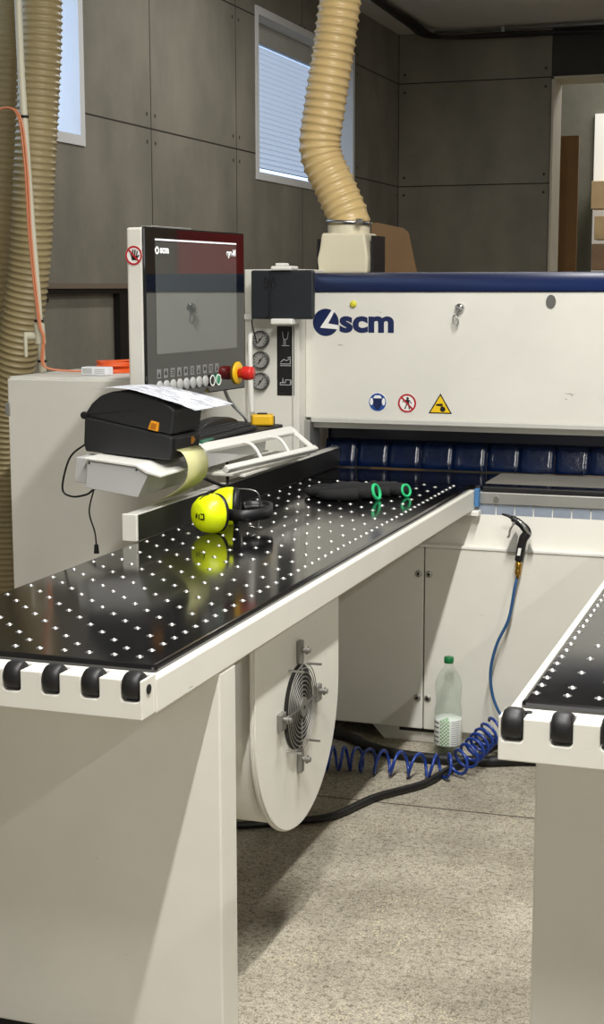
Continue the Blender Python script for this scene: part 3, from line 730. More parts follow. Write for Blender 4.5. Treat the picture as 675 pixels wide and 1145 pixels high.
# fan housing slung under the left table
FX, FYc, FZc, FR = -1.08, 3.098, .598, .287
def ushape(r, n=40, top=.814):
    pts = [(FYc - r, top)] + [(FYc + r * math.cos(t), FZc + r * math.sin(t)) for t in [PI + PI * i / n for i in range(n + 1)]] + [(FYc + r, top)]
    return pts
q = MB(); q.prism(ushape(FR - .012), 'x', -1.44, FX - .004, 0, True); fh = q.build('fan_housing', WHITE, lt)
q = MB(); q.prism(ushape(FR), 'x', FX - .005, FX, .0015, False); q.prism(ushape(FR + .003), 'x', FX - .012, FX - .005, .001)
fp = q.build('fan_plate', WHITE, fh)
GY, GZ = 3.081, .595
q = MB(); q.cyl((FX + .0006, GY, GZ), (FX + .0012, GY, GZ), .098, n=40); q.build('fan_opening', mat('fan_dark', (34, 32, 28), rough=.8), fh)
q = MB(); xg = FX + .012
for i in range(8):
    r_ = .03 + .0098 * i
    q.tube([(xg, GY + r_ * math.cos(t), GZ + r_ * math.sin(t)) for t in [2 * PI * k / 40 for k in range(40)]], .0012, 6, closed=True)
q.cyl((xg - .001, GY, GZ), (xg + .004, GY, GZ), .023, n=24)
for dy, dz in ((0, 1), (0, -1), (1, 0), (-1, 0)): q.tube([(xg - .003, GY + .02 * dy, GZ + .02 * dz), (xg - .003, GY + .115 * dy, GZ + .115 * dz)], .003, 6)
gd = q.build('fan_guard', mat('guard_wire', (142, 140, 134), rough=.45, metal=.7), fh)
q = MB(); q.cyl((xg + .004, GY, GZ), (xg + .005, GY, GZ), .005, n=10); q.build('hub_dot', BSIGN, fh)
for dy, dz in ((0, 1), (0, -1), (1, 0), (-1, 0)):
    q = MB(); yy, zz = GY + .125 * dy, GZ + .128 * dz
    q.bbox(FX, FX + .012, yy - (.011 if dz else .016), yy + (.011 if dz else .016), zz - (.027 if dz else .02), zz + (.027 if dz else .02), .003)
    q.cyl((FX + .012, yy, zz + .005), (FX + .03, yy, zz + .005), .006, n=10); q.cyl((FX + .02, yy, zz + .005), (FX + .024, yy, zz + .005), .010, n=6)
    q.build('guard_clamp', bpy.data.materials['guard_wire'], fh)
for dy, dz in ((-.06, .098), (.066, .085), (-.075, -.085), (.055, -.095)):
    q = MB(); q.cyl((FX, GY + dy, GZ + dz), (FX + .035, GY + dy, GZ + dz), .003, n=8); q.build('stud', STEEL, fh)

# fence along the left edge of the left table
fe = thing('guide_fence', (-1.665, 4.2, .89), 'long low guide fence with black face and white end cap on the saw table edge', 'fence')
q = MB(); q.bbox(-1.668, -1.634, 3.41, 5.12, .893, .963, .003); q.build('fence_beam', GREYW, fe)
q = MB(); q.bbox(-1.634, -1.6305, 3.412, 5.12, .8935, .960, .001); q.build('fence_face', mat('black_fence_face', (26, 25, 24), rough=.5, noise=.2, nscale=8), fe)
q = MB(); q.bbox(-1.670, -1.629, 3.398, 3.41, .8935, .964, .002); q.build('end_cap', WHITE, fe)
q = MB(); q.bbox(-1.69, -1.65, 3.5, 4.7, .845, .893, .003); q.build('fence_support', GREYW, fe)

# ------------------------------------------------------------------ electrical cabinet
ec = thing('electrical_cabinet', (-2.18, 4.75, 0), 'cream steel electrical cabinet behind the label printer with orange cable on top', 'cabinet')
MB().bbox(-2.583, -1.90, 4.42, 4.9, .06, 1.243, .004).build('cabinet_body', WHITE, ec)
MB().bbox(-2.581, -1.902, 4.402, 4.419, .07, 1.236, .004).build('door', WHITE, ec)
MB().box(-2.56, -1.92, 4.46, 4.88, 0, .06).build('plinth', BSIGN, ec)
for zz in (1.13, .3):
    q = MB(); q.bbox(-2.590, -2.572, 4.396, 4.43, zz - .018, zz + .024, .002); q.build('hinge', ALU, ec)
# conduit with valve
cp = thing('conduit_riser', (-2.565, 4.62, 1.243), 'slim grey conduit riser with side valve standing on the cabinet at the left', 'conduit')
q = MB(); q.tube(catmull([(-2.565, 4.62, 1.2445), (-2.572, 4.62, 1.39), (-2.583, 4.62, 1.6), (-2.595, 4.62, 1.8), (-2.612, 4.62, 2.17), (-2.62, 4.62, 2.5), (-2.63, 4.62, 3.55)], 8), .0125, 12); q.build('pipe', CONDUIT, cp)
q = MB(); q.cyl((-2.571, 4.62, 1.345), (-2.575, 4.62, 1.415), .019, n=16); q.cyl((-2.575, 4.62, 1.372), (-2.625, 4.61, 1.372), .014, n=12); q.cyl((-2.619, 4.60, 1.385), (-2.619, 4.60, 1.30), .008, .006, n=10)
q.build('valve', CONDUIT, cp)
for zz, xx in ((1.425, -2.575), (1.285, -2.567), (2.12, -2.61)):
    q = MB(); q.lathe([(.013, -.004), (.017, -.004), (.017, .004), (.013, .004), (.013, -.004)], (xx, 4.62, zz), (0, 0, 1), 14)
    q.build('cable_tie', BSIGN, cp)
oc = MB()
for k in range(2):
    oc.tube(catmull([(-2.72 - .01 * k, 4.61, 2.14), (-2.66, 4.605, 2.15), (-2.618 + .008 * k, 4.598, 2.11), (-2.60 + .009 * k, 4.598, 1.95), (-2.59 + .008 * k, 4.597, 1.7), (-2.565 + .006 * k, 4.597, 1.43), (-2.548 + .004 * k, 4.597, 1.37), (-2.556 + .006 * k, 4.597, 1.29), (-2.535, 4.6, 1.262), (-2.47, 4.63, 1.252), (-2.40, 4.67, 1.25)], 8), .0042, 6)
tag(oc.build('orange_lead', PEACH), 'faded orange twin lead tied along the grey conduit down to the cabinet', 'cable')
co = MB(); rnd = random.Random(3)
for k in range(7):
    ra, rb = .082 - .006 * (k % 3) , .13 - .01 * (k % 4); P = []
    for i in range(28):
        t = 2 * PI * i / 28; P.append((-2.345 + ra * math.cos(t) + rnd.uniform(-.002, .002), 4.80 + rb * math.sin(t), 1.2485 + .0048 * k + .002 * math.sin(2 * t + k)))
    co.tube(P, .0046, 6, closed=True)
tag(co.build('cable_coil', ORANGE), 'bright orange cable coil lying on the cream cabinet', 'cable')
bxl = thing('small_box', (-2.30, 4.56, 1.244), 'small white printed box in front of the orange cable coil', 'box')
MB().bbox(-2.368, -2.272, 4.53, 4.58, 1.2445, 1.272, .002).build('carton', PAPER, bxl)
q = MB(); q.poly3([(-2.363, 1.250), (-2.327, 1.250), (-2.327, 1.268), (-2.363, 1.268)], FY(4.5295), 0, .0005)
for i in range(3): seg(q, FY(4.5295), (-2.318, 1.252 + .006 * i), (-2.28, 1.252 + .006 * i), .002)
q.build('print', GREYICON, bxl)
gb = MB().bbox(-2.205, -2.10, 4.74, 4.82, 1.2445, 1.30, .004).build('grey_case', BLACK); tag(gb, 'small black case lying right of the orange cable coil on the cabinet', 'case')

# ------------------------------------------------------------------ control console (turned 4.4 degrees)
TH = math.radians(4.4)
cu_ = V((math.sin(TH), math.cos(TH), 0)); cn = V((math.cos(TH), -math.sin(TH), 0)); P0 = V((-1.774, 3.79, 0))
def CF(d0=0):   # drawing on the console glass: u along it, v height, d outwards
    return lambda u, v, d: tuple(P0 + cu_ * u + V((0, 0, v)) + cn * (d0 + d))
# matrix: local x = along, y = inwards, z = up
MCON = Matrix(((cu_.x, -cn.x, 0, P0.x), (cu_.y, -cn.y, 0, P0.y), (0, 0, 1, 0), (0, 0, 0, 1)))
con = thing('control_console', (-1.79, 4.1, .9), 'touch screen control console with red emergency button on a white housing', 'console')
q = MB(); q.bbox(0, .63, .009, .06, 1.225, 1.705, .006); q.xform(MCON); q.build('housing', WHITE, con)
q = MB(); q.bbox(-.002, .632, 0, .0095, 1.221, 1.707, .004); q.xform(MCON); q.build('glass_front', GLASSBLK, con)
q = MB(); q.bbox(.06, .3, .012, .05, 1.705, 1.712, .002); q.xform(MCON); q.build('top_cover', ALU, con)
q = MB(); q.poly3([(.056, 1.352), (.573, 1.352), (.573, 1.668), (.056, 1.668)], CF(.0), 0, .0006); q.build('screen', SCREEN, con)
q = MB(); q.poly3([(.056, 1.6705), (.573, 1.6705), (.573, 1.6755), (.056, 1.6755)], CF(.0), 0, .001); q.build('white_bar', mat('screen_white', (235, 235, 235), rough=.5, emit=(235, 235, 235), estr=.35), con)
WTXT = bpy.data.materials['screen_white']
text_mesh('scm', .03, MF(P0 + cu_ * .083 + V((0, 0, 1.636)) + cn * .001, cu_, (0, 0, 1)), 'brand_lettering', WTXT, con, bold=.0008, width=.05)
q = MB(); q.ring((.066, 1.643), .011, .006, CF(.0), 0, .001, 24); q.build('brand_ring', WTXT, con)
text_mesh('eye-M', .027, MF(P0 + cu_ * .505 + V((0, 0, 1.636)) + cn * .001, cu_, (0, 0, 1)), 'model_lettering', WTXT, con, bold=.0008, width=.062)
BTNG = mat('button_grey', (176, 178, 176), rough=.35)
for i in range(10):
    ua = .066 + .0405 * i
    q = MB(); q.poly3([(ua - .012, 1.283), (ua + .012, 1.283), (ua + .012, 1.309), (ua - .012, 1.309)], CF(.0), 0, .0008); ic = q.build('icon_plate', mat('icon_grey', (128, 130, 130), rough=.4) if i == 0 else bpy.data.materials['icon_grey'], con)
    q = MB(); f = CF(.001)
    if i % 3 == 0: q.poly3([(ua - .006, 1.287), (ua + .006, 1.287), (ua, 1.303)], f, 0, .0004)
    elif i % 3 == 1: q.disc((ua, 1.296), .0055, f, 0, .0004, 14); seg(q, f, (ua, 1.296), (ua, 1.306), .003)
    else:
        for r_ in range(3): seg(q, f, (ua - .007, 1.29 + .006 * r_), (ua + .007, 1.29 + .006 * r_), .0022)
    q.build('icon', BSIGN, ic)
    q = MB(); c0 = P0 + cu_ * ua + V((0, 0, 1.259)); q.lathe([(.0, 0), (.0175, 0), (.0175, .004), (.015, .006), (0, .006)], c0, cn, 22)
    bt = q.build('push_button', BTNG if i < 8 else (BLACK if i == 8 else GREENBTN), con)
    if i >= 8:
        q = MB(); q.ring((ua, 1.259), .0175, .0135, CF(.006), 0, .001, 24); q.build('button_ring', WSIGN, bt)
q = MB(); c0 = P0 + cu_ * .572 + V((0, 0, 1.272)); q.lathe([(0, 0), (.036, 0), (.036, .005), (.03, .008), (0, .008)], c0, cn, 32); es = q.build('emergency_plate', YELL, con)
q = MB(); q.lathe([(0, .008), (.015, .008), (.015, .02), (.0205, .022), (.022, .03), (.0215, .05), (.019, .056), (0, .057)], c0, cn, 28); q.build('emergency_button', RED, es)
# arm to the machine column and post under the console
q = MB(); q.bbox(-1.91, -1.852, 4.03, 4.4, 1.14, 1.2, .006); q.bbox(-1.905, -1.845, 3.97, 4.035, 1.06, 1.36, .006); q.build('support_arm', WHITE, con)
# prohibition sticker on the housing side: hand
SY = lambda d: (lambda u, v, dd: tuple(MCON @ V((-.0005 - d - dd, u, v))))
def fig_hand(q, f):
    c = (.036, 1.628); q.poly3([(c[0] + .010, c[1] - .013), (c[0] - .006, c[1] - .013), (c[0] - .009, c[1] - .001), (c[0] + .011, c[1] - .001)], f, 0, .0004)
    for i, (dx, l) in enumerate(((-.0075, .013), (-.002, .0165), (.0035, .0155), (.009, .012))): seg(q, f, (c[0] + dx, c[1] - .002), (c[0] + dx * 1.25, c[1] + l), .0038)
    seg(q, f, (c[0] + .008, c[1] - .009), (c[0] + .017, c[1] + .001), .004)
SYm = lambda d: (lambda u, v, dd: SY(d)(.036 + (.036 - u), v, dd))
prohibition((.036, 1.628), .0275, lambda d: SYm(d), .0008, con, fig_hand)
# console tray with white rail frame
q = MB(); q.prism([(-1.86, 1.078), (-1.86, 1.092), (-1.685, 1.084), (-1.685, 1.07)], 'y', 3.95, 4.66, .002); tr = q.build('tray', SOFTBLK, con)
RF = []
q = MB()
A0, A1, B0, B1 = V((-1.682, 3.97, 1.074)), V((-1.645, 4.64, 1.066)), V((-1.602, 3.955, 1.018)), V((-1.558, 4.612, 1.010))
def bar(q, a, b_, w_, h_):
    d = (b_ - a).normalized(); s_ = V((B0 - A0)).normalized(); n_ = d.cross(s_).normalized(); s_ = n_.cross(d)
    vs = [p + s_ * (sx_ * w_ / 2) + n_ * (sz_ * h_ / 2) for p in (a, b_) for sx_ in (-1, 1) for sz_ in (-1, 1)]
    t = bmesh.new(); vv = [t.verts.new(v) for v in vs]
    for fc in [(0, 1, 3, 2), (4, 6, 7, 5), (0, 4, 5, 1), (2, 3, 7, 6), (0, 2, 6, 4), (1, 5, 7, 3)]: t.faces.new([vv[i] for i in fc])
    bmesh.ops.recalc_face_normals(t, faces=t.faces)
    bmesh.ops.bevel(t, geom=t.edges[:], offset=.004, segments=2, affect='EDGES', profile=.5); q.merge(t)
ext = (A1 - A0).normalized() * .012
bar(q, A0 - ext, A1 + ext, .034, .016); bar(q, B0 - ext, B1 + ext, .02, .02); bar(q, A0, B0, .024, .016); bar(q, A1, B1, .024, .016)
q.build('rail_frame', WHITE2, con)
for t_ in (.36, .68):
    a_ = A0.lerp(A1, t_); b2 = B0.lerp(B1, t_ + .02); md = a_.lerp(b2, .45) + V((.01, 0, .016))
    q = MB(); q.tube(catmull([a_, md, b2], 8), .0055, 8); q.build('rail_loop', WHITE2, con)
q = MB(); q.prism([(-1.75, .985), (-1.75, .995), (-1.585, .992), (-1.585, .983)], 'y', 4.05, 4.66, .002); q.build('under_shelf', WHITE, con)
q = MB(); q.tube(catmull([(-1.70, 3.9, 1.02), (-1.63, 3.86, 1.0), (-1.62, 3.98, .965), (-1.66, 4.1, .97), (-1.70, 4.2, 1.03), (-1.72, 4.3, 1.07)], 10), .005, 8); q.build('console_cable', CABLE, con)
q = MB(); q.tube(catmull([(-1.80, 4.40, 1.25), (-1.79, 4.44, 1.18), (-1.76, 4.5, 1.12), (-1.77, 4.55, 1.09)], 8), .006, 8); q.build('loom', BOXGREY, con)
q = MB(); q.tube(catmull([(-1.895, 4.925, 1.375), (-1.885, 4.88, 1.365), (-1.878, 4.86, 1.30), (-1.872, 4.85, 1.2), (-1.868, 4.85, 1.1)], 8), .009, 8); tag(q.build('white_conduit', WHITE2), 'white cable conduit hanging beside the pressure gauges on the column', 'conduit')

# keyboard
kb = thing('keyboard', (-1.75, 4.12, 1.09), 'black computer keyboard with arched back on the console tray', 'keyboard')
kx0, kx1, ky0, ky1 = -1.805, -1.692, 3.97, 4.44
q = MB(); q.prism([(kx0, 1.093), (kx0, 1.112), (kx1, 1.1), (kx1, 1.086)], 'y', ky0, ky1, .003); q.build('key_base', BLACK, kb)
q = MB()
for i in range(4):
    for j in range(15):
        x_ = kx1 - .012 - i * .0235; y_ = ky0 + .018 + j * .0285; z_ = 1.1 + (kx1 - x_) * .09
        q.bbox(x_ - .0205, x_, y_, y_ + .025, z_ - .002, z_ + .007, .0025)
q.build('keys', SOFTBLK, kb)
q = MB(); arch = []
n = 20
pa = [(4.17 + .32 * i / n, 1.104 + .028 * math.sin(PI * i / n) ** .6) for i in range(n + 1)]
q.prism([(a_, 1.1) for a_, _ in pa[:1]] + pa + [(pa[-1][0], 1.1)], 'x', kx0 - .01, kx0 + .03, .004); q.build('arched_back', BLACK, kb)
# tape measure, pen
tm = thing('tape_measure', (-1.74, 4.48, 1.086), 'yellow and black tape measure lying on the console tray', 'tape measure')
Mt = Matrix.Translation((-1.728, 4.585, 1.0875)) @ Matrix.Rotation(math.radians(20), 4, 'Z')
q = MB(); q.prism([(-.035, -.03), (.028, -.034), (.036, -.02), (.036, .02), (.028, .034), (-.035, .03), (-.042, .0)], 'z', .0, .036, .006); q.xform(Mt); q.build('case', YELL, tm)
q = MB(); q.bbox(.03, .0395, -.014, .014, .004, .03, .003); q.bbox(-.02, .015, -.012, .012, .036, .04, .003); q.xform(Mt); q.build('grip', BLACK, tm)
q = MB(); q.cyl((-1.69, 3.965, 1.0915), (-1.70, 4.12, 1.0925), .0055, n=10); tag(q.build('pen', mat('pen_green', (40, 110, 84), rough=.4)), 'green pen lying in front of the keyboard on the tray', 'pen')

# ------------------------------------------------------------------ printer shelf, printer, paper
sh = thing('printer_shelf', (-1.7, 3.6, 1.06), 'folded white metal shelf carrying the black label printer', 'shelf')
SM = Matrix.Translation((-1.806, 3.46, 1.099)) @ Matrix.Rotation(math.radians(5.6), 4, 'Y')
q = MB(); q.prism([(0, -.006), (0, 0), (.15, .001), (.185, -.012), (.222, -.018), (.222, -.024), (.18, -.019), (.15, -.006)], 'y', 0, .30, .0015); q.xform(SM); q.build('shelf_plate', WHITE2, sh)
q = MB(); q.prism([(.006, -.007), (.168, -.007), (.185, -.02), (.158, -.086), (.006, -.082)], 'y', .006, .29, .002); q.xform(SM); q.build('apron', BOXGREY, sh)
q = MB()
for u_ in (.013, .15): q.cyl(SM @ V((u_, .007, -.014)), SM @ V((u_, .004, -.014)), .0028, n=8)
q.build('rivet', BSIGN, sh)
q = MB(); q.bbox(-.04, .02, .03, .12, -.075, -.008, .002); q.bbox(.02, .14, .28, 1.0, -.07, -.02, .003); q.xform(SM); q.build('shelf_arm', BOXGREY, sh)
pr = thing('label_printer', (-1.70, 3.6, 1.1), 'black desktop label printer with orange latch on the white shelf', 'printer')
PM = Matrix.Translation((-1.856, 3.55, 1.104)) @ Matrix.Rotation(math.radians(3.6), 4, 'Y') @ Matrix.Rotation(math.radians(-1.5), 4, 'Z')
def PB(poly, y0, y1, bev, name, m, parent=None):
    q = MB(); q.prism(poly, 'y', y0, y1, bev); q.xform(PM); return q.build(name, m, parent or pr)
lower = PB([(.006, 0), (.012, -.0), (.254, 0), (.262, .01), (.262, .064), (.245, .068), (0, .095), (.0, .02)], 0, .178, .006, 'printer_body', SOFTBLK)
lid = PB([(-.002, .094), (0.0, .1), (.018, .13), (.045, .154), (.08, .168), (.13, .173), (.2, .163), (.25, .148), (.267, .135), (.262, .068)], .001, .177, .007, 'printer_lid', SOFTBLK)
q = MB(); q.cyl((.0, -.003, .097), (.0, .181, .097), .010, n=16); q.xform(PM); q.build('hinge', BLACK, pr)
q = MB(); q.prism([(.192, .078), (.222, .074), (.224, .098), (.200, .102)], 'y', -.005, .002, .002); q.xform(PM); la = q.build('latch', mat('latch_amber', (224, 150, 30), rough=.4), pr)
q = MB(); q.prism([(.2, .082), (.215, .08), (.217, .094), (.204, .096)], 'y', -.0065, -.004, .001); q.xform(PM); q.build('latch_grip', mat('latch_dark', (176, 106, 20), rough=.4), la)
q = MB(); q.bbox(.255, .268, .015, .165, .028, .06, .003); q.xform(PM); q.build('label_slot', BLACK, pr)
q = MB(); q.poly3([(.108, .036), (.122, .036), (.134, .045), (.122, .055), (.108, .055)], lambda u, v, d: tuple(PM @ V((.268 + d, u, v))), 0, .001); q.build('arrow_mark', bpy.data.materials['latch_amber'], pr)
q = MB(); vs = []
lp = catmull([(.262, .026), (.285, .012), (.297, -.012), (.290, -.04), (.262, -.066), (.225, -.083), (.17, -.096), (.12, -.104)], 6)if False else None
def strip(pts, y0, y1, M, taper=0):
    P = catmull([(a_, 0, b2) for a_, b2 in pts], 6); v = []
    for i, p in enumerate(P): v += [M @ V((p.x, y0, p.z)), M @ V((p.x, y1, p.z))]
    return v, [(2 * i, 2 * i + 1, 2 * i + 3, 2 * i + 2) for i in range(len(P) - 1)]
v_, f_ = strip([(.262, .028), (.284, .02), (.300, -.008), (.300, -.04), (.286, -.066), (.255, -.092), (.215, -.115), (.16, -.138)], .022, .152, PM)
q._new(v_, f_, True); o = q.build('label_liner', LINER, pr, recalc=False); o.modifiers.new('thick', 'SOLIDIFY').thickness = .0006
pa_ = MB(); NXp, NYp = 12, 8; vs = []
for i in range(NXp + 1):
    for j in range(NYp + 1):
        u_, v2 = i / NXp, j / NYp; x_ = .02 + .30 * u_
        zt = .1775 if x_ < .13 else .1775 - (x_ - .13) * .16 - max(0, x_ - .27) * .1
        zt += -.012 * max(0, .06 - x_) / .06
        vs.append(PM @ V((x_ + .02 * v2 * 1.0 + .012, .0 + .205 * v2 - .012, zt + .002 * math.sin(u_ * 5 + v2 * 3) + .001)))
pa_._new(vs, [(i * (NYp + 1) + j, (i + 1) * (NYp + 1) + j, (i + 1) * (NYp + 1) + j + 1, i * (NYp + 1) + j + 1) for i in range(NXp) for j in range(NYp)], True)
mpap = mat('printed_paper', (212, 214, 222), rough=.8)
N = mpap.node_tree.nodes; L = mpap.node_tree.links
tc = N.new('ShaderNodeTexCoord'); mp = N.new('ShaderNodeMapping'); mp.inputs['Scale'].default_value = (25, 90, 1); L.new(tc.outputs['Object'], mp.inputs[0])
nz = N.new('ShaderNodeTexNoise'); nz.inputs['Scale'].default_value = 1.2; nz.inputs['Detail'].default_value = 3; L.new(mp.outputs[0], nz.inputs['Vector'])
rp = N.new('ShaderNodeValToRGB'); rp.color_ramp.elements[0].position = .43; rp.color_ramp.elements[1].position = .5; rp.color_ramp.elements[0].color = (.34, .36, .40, 1); rp.color_ramp.elements[1].color = lin((214, 216, 224)) + (1,)
L.new(nz.outputs['Fac'], rp.inputs['Fac']); L.new(rp.outputs['Color'], N['Principled BSDF'].inputs['Base Color'])
o = pa_.build('paper_sheet', mpap, None, recalc=False); o.modifiers.new('thick', 'SOLIDIFY').thickness = .0006
tag(o, 'white printed paper sheet lying over the top of the label printer', 'paper')
pc = MB(); pc.tube(catmull([(-1.79, 3.66, 1.13), (-1.846, 3.6, 1.13), (-1.868, 3.58, 1.117), (-1.908, 3.57, 1.08), (-1.932, 3.57, .998), (-1.905, 3.57, .976), (-1.86, 3.57, .983), (-1.83, 3.565, 1.0), (-1.79, 3.57, 1.005)], 10), .0028, 8)
pc.tube(catmull([(-1.836, 3.57, 1.0), (-1.852, 3.57, .937), (-1.842, 3.58, .88), (-1.838, 3.58, .845)], 10), .0022, 8); pc.cyl((-1.838, 3.58, .845), (-1.838, 3.58, .82), .0055, .0075, n=12)
tag(pc.build('printer_cable', CABLE), 'thin black cable looping down from the printer shelf with a loose plug', 'cable')

# ------------------------------------------------------------------ earmuffs and gloves on the table
em = thing('earmuffs', (-1.48, 3.62, ZT), 'neon yellow earmuffs with black headband lying on the black table', 'earmuffs')
def cup(c, ax, name):
    ax = V(ax).normalized(); a_ = V((0, 0, 1)); s_ = ax.cross(a_).normalized()
    M = Matrix((s_, a_, ax)).transposed().to_4x4(); M.translation = c
    q = MB(); prof = [(0, .048), (.45, .0468), (.72, .0415), (.9, .030), (.985, .014), (1.0, 0), (.96, -.004), (0, -.004)]
    vs = []; n = 36
    for r_, h_ in prof:
        for i in range(n):
            t = 2 * PI * i / n; vs.append(M @ V((.0455 * r_ * math.cos(t) * 1.14, .0525 * r_ * math.sin(t), h_ * 1.2)))
    q._new(vs, [(j * n + i, j * n + (i + 1) % n, (j + 1) * n + (i + 1) % n, (j + 1) * n + i) for j in range(len(prof) - 1) for i in range(n)], True)
    cu2 = q.build(name, NEON, em)
    q = MB(); ring = [M @ V((.037 * math.cos(t), .042 * math.sin(t), -.011)) for t in [2 * PI * i / 28 for i in range(28)]]
    q.tube(ring, .0105, 10, closed=True); q.poly3([(.046 * math.cos(t), .05 * math.sin(t)) for t in [2 * PI * i / 28 for i in range(28)]], lambda u, v, d: M @ V((u, v, -.004 - d)), 0, .003)
    q.build('ear_cushion', BLACK, cu2)
    return cu2, M
c1, M1 = cup(V((-1.497, 3.60, ZT + .0535)), (-.52, -.86, 0), 'ear_cup')
c2, M2 = cup(V((-1.500, 3.735, ZT + .0535)), (-.94, -.28, 0), 'ear_cup')
# dark print and groove on the near cup
q = MB(); fpr = lambda u, v, d: M1 @ V((u, v, .050 - .55 * (u * u + v * v) / .05 + d))
for a_, b2, t_ in (((.012, .004), (.012, -.010), .003), ((.017, -.009), (.029, -.009), .004), ((.017, .005), (.029, .005), .003), ((.029, .005), (.029, -.009), .003), ((.004, .006), (.004, -.006), .003), ((.0, .002), (.0, -.008), .002)):
    seg(q, lambda u, v, d: M1 @ V((-u, v, .0592 - 5.5 * (u * u + v * v) + d * 2)), a_, b2, t_)
q.build('cup_print', BSIGN, c1)
q = MB(); q.tube(catmull([M1 @ V((.02, .052, .008)), M1 @ V((.0, .0525, .016)), M1 @ V((-.002, .048, .038)), M1 @ V((.004, .034, .05))], 8), .0016, 6); q.build('cup_groove', BSIGN, c1)
q = MB(); q.tube(catmull([c for c in (V((-1.53, 3.73, .985)), V((-1.50, 3.735, .993)), V((-1.44, 3.745, .990)), V((-1.425, 3.75, .97)), V((-1.43, 3.76, .93)))], 8), .0018, 6); q.build('wire_fork', STEEL, em)
q = MB(); q.tube(catmull([V((-1.43, 3.66, .898)), V((-1.418, 3.66, .905)), V((-1.40, 3.67, .90)), V((-1.40, 3.68, .92))], 6), .0014, 6); q.build('wire_fork', STEEL, em)
bp = catmull([(-1.46 + (x_ + 1.46) * .74, y_, 0) for x_, y_, _ in [(-1.462, 3.622, 0), (-1.43, 3.608, 0), (-1.395, 3.612, 0), (-1.358, 3.65, 0), (-1.352, 3.70, 0), (-1.375, 3.752, 0), (-1.41, 3.78, 0), (-1.45, 3.77, 0), (-1.47, 3.745, 0)]], 8)
q = MB(); v_ = []
for p in bp: v_ += [(p.x, p.y, ZT + .034), (p.x, p.y, ZT + .064)]
q._new(v_, [(2 * i, 2 * i + 1, 2 * i + 3, 2 * i + 2) for i in range(len(bp) - 1)], True); hb = q.build('headband', BLACK, em, recalc=False)
so = hb.modifiers.new('thick', 'SOLIDIFY'); so.thickness = .009
q = MB(); q.tube([(p.x * 1.0, p.y, ZT + .049) for p in bp], .0052, 6); q.build('band_rib', mat('rib_grey', (60, 60, 62), rough=.4), hb)

def glove(loc, ang, label, sc=1., curl=0.):
    t = thing('work_glove', loc, label, 'glove', 'black work gloves on the saw table')
    M = Matrix.Translation(loc) @ Matrix.Rotation(ang, 4, 'Z') @ Matrix.Diagonal((sc, sc, sc, 1))
    q = MB(); rnd = random.Random(int(ang * 100) + 5)
    # palm and cuff as a flattened loft from cuff (x=0) towards the fingers
    sec = [(0, .016, .0185, .0), (.012, .022, .0185, .0), (.035, .036, .0195, .001), (.065, .046, .019, -.001), (.095, .049, .018, .001), (.115, .046, .015, 0)]
    n = 22; vs = []
    for x_, w_, h_, dy in sec:
        for i in range(n):
            a_ = 2 * PI * i / n; zz = h_ * math.sin(a_); vs.append(M @ V((x_, dy + w_ * math.cos(a_), max(-h_ * .92, zz) + h_ + .003 * math.sin(5 * a_ + x_ * 60))))
    fs = [(j * n + i, j * n + (i + 1) % n, (j + 1) * n + (i + 1) % n, (j + 1) * n + i) for j in range(len(sec) - 1) for i in range(n)] + [tuple(range(n)), tuple((len(sec) - 1) * n + i for i in range(n))]
    q._new(vs, fs, True)
    for y_, l_, dz in ((-.034, .058, 0), (-.012, .074, .003), (.011, .070, -.001), (.033, .052, .002)):
        P = [(.1, y_ * .95, .015), (.122, y_, .014 + dz), (.105 + l_ * .6, y_ * 1.08, .014 + dz + curl * .01), (.105 + l_, y_ * 1.12, .0125 + curl * .004)]
        P = catmull([M @ V(p) for p in P], 5); m_ = len(P)
        q.tube(P, [(.0122 - .003 * (i / m_) ** 2) * sc for i in range(m_)], 10); q.sphere(P[-1], .0093 * sc, 6)
    P = catmull([M @ V(p) for p in ((.03, .035, .016), (.06, .056, .015), (.09, .066, .014), (.108, .064, .013))], 5)
    q.tube(P, [(.0155 - .005 * i / len(P)) * sc for i in range(len(P))], 10); q.sphere(P[-1], .0105 * sc, 6)
    q.build('glove_shell', FABRIC, t)
    q = MB(); ring = [M @ V((-.002 + .005 * math.sin(a_), .0165 * math.cos(a_), .0195 + .0165 * math.sin(a_))) for a_ in [2 * PI * i / 28 for i in range(28)]]
    q.tube(ring, .0042 * sc, 8, closed=True); q.build('cuff_trim', GREEN, t)
    return t
glove((-1.262, 4.325, ZT), math.radians(170), 'black knit work glove with green cuff, the left one on the far saw table', 1.3)
glove((-1.192, 4.42, ZT), math.radians(150), 'black knit work glove with green cuff, the right one on the far saw table', 1.05, .6)

# ------------------------------------------------------------------ blow gun, air hose, bottle, floor cables
bg = thing('blow_gun', (-.873, 4.69, .63), 'black air blow gun with brass fitting hung on the cream machine front', 'blow gun')
q = MB(); q.tube(catmull([(-.882, 4.682, .662), (-.876, 4.68, .70), (-.868, 4.68, .735), (-.856, 4.68, .757), (-.872, 4.68, .778), (-.894, 4.68, .794), (-.905, 4.68, .801)], 6), [.0135] * 6 + [.0142] * 6 + [.0148] * 6 + [.0135] * 6 + [.012] * 6 + [.0105] * 7, 14); q.build('gun_body', BLACK, bg)
q = MB(); q.tube([(-.902, 4.68, .800), (-.918, 4.68, .807), (-.939, 4.68, .812)], [.0075, .005, .003], 10); q.build('nozzle', BLACK, bg)
q = MB(); q.tube(catmull([(-.842, 4.672, .749), (-.853, 4.665, .762), (-.866, 4.664, .783), (-.884, 4.664, .797)], 6), [.003 + .002 * math.sin(i / 18 * PI) for i in range(19)], 8); q.tube(catmull([(-.898, 4.672, .785), (-.909, 4.67, .765), (-.913, 4.67, .745), (-.918, 4.67, .738)], 6), .0036, 8); q.sphere((-.898, 4.667, .786), .006, 8); q.build('lever', CHROME, bg)
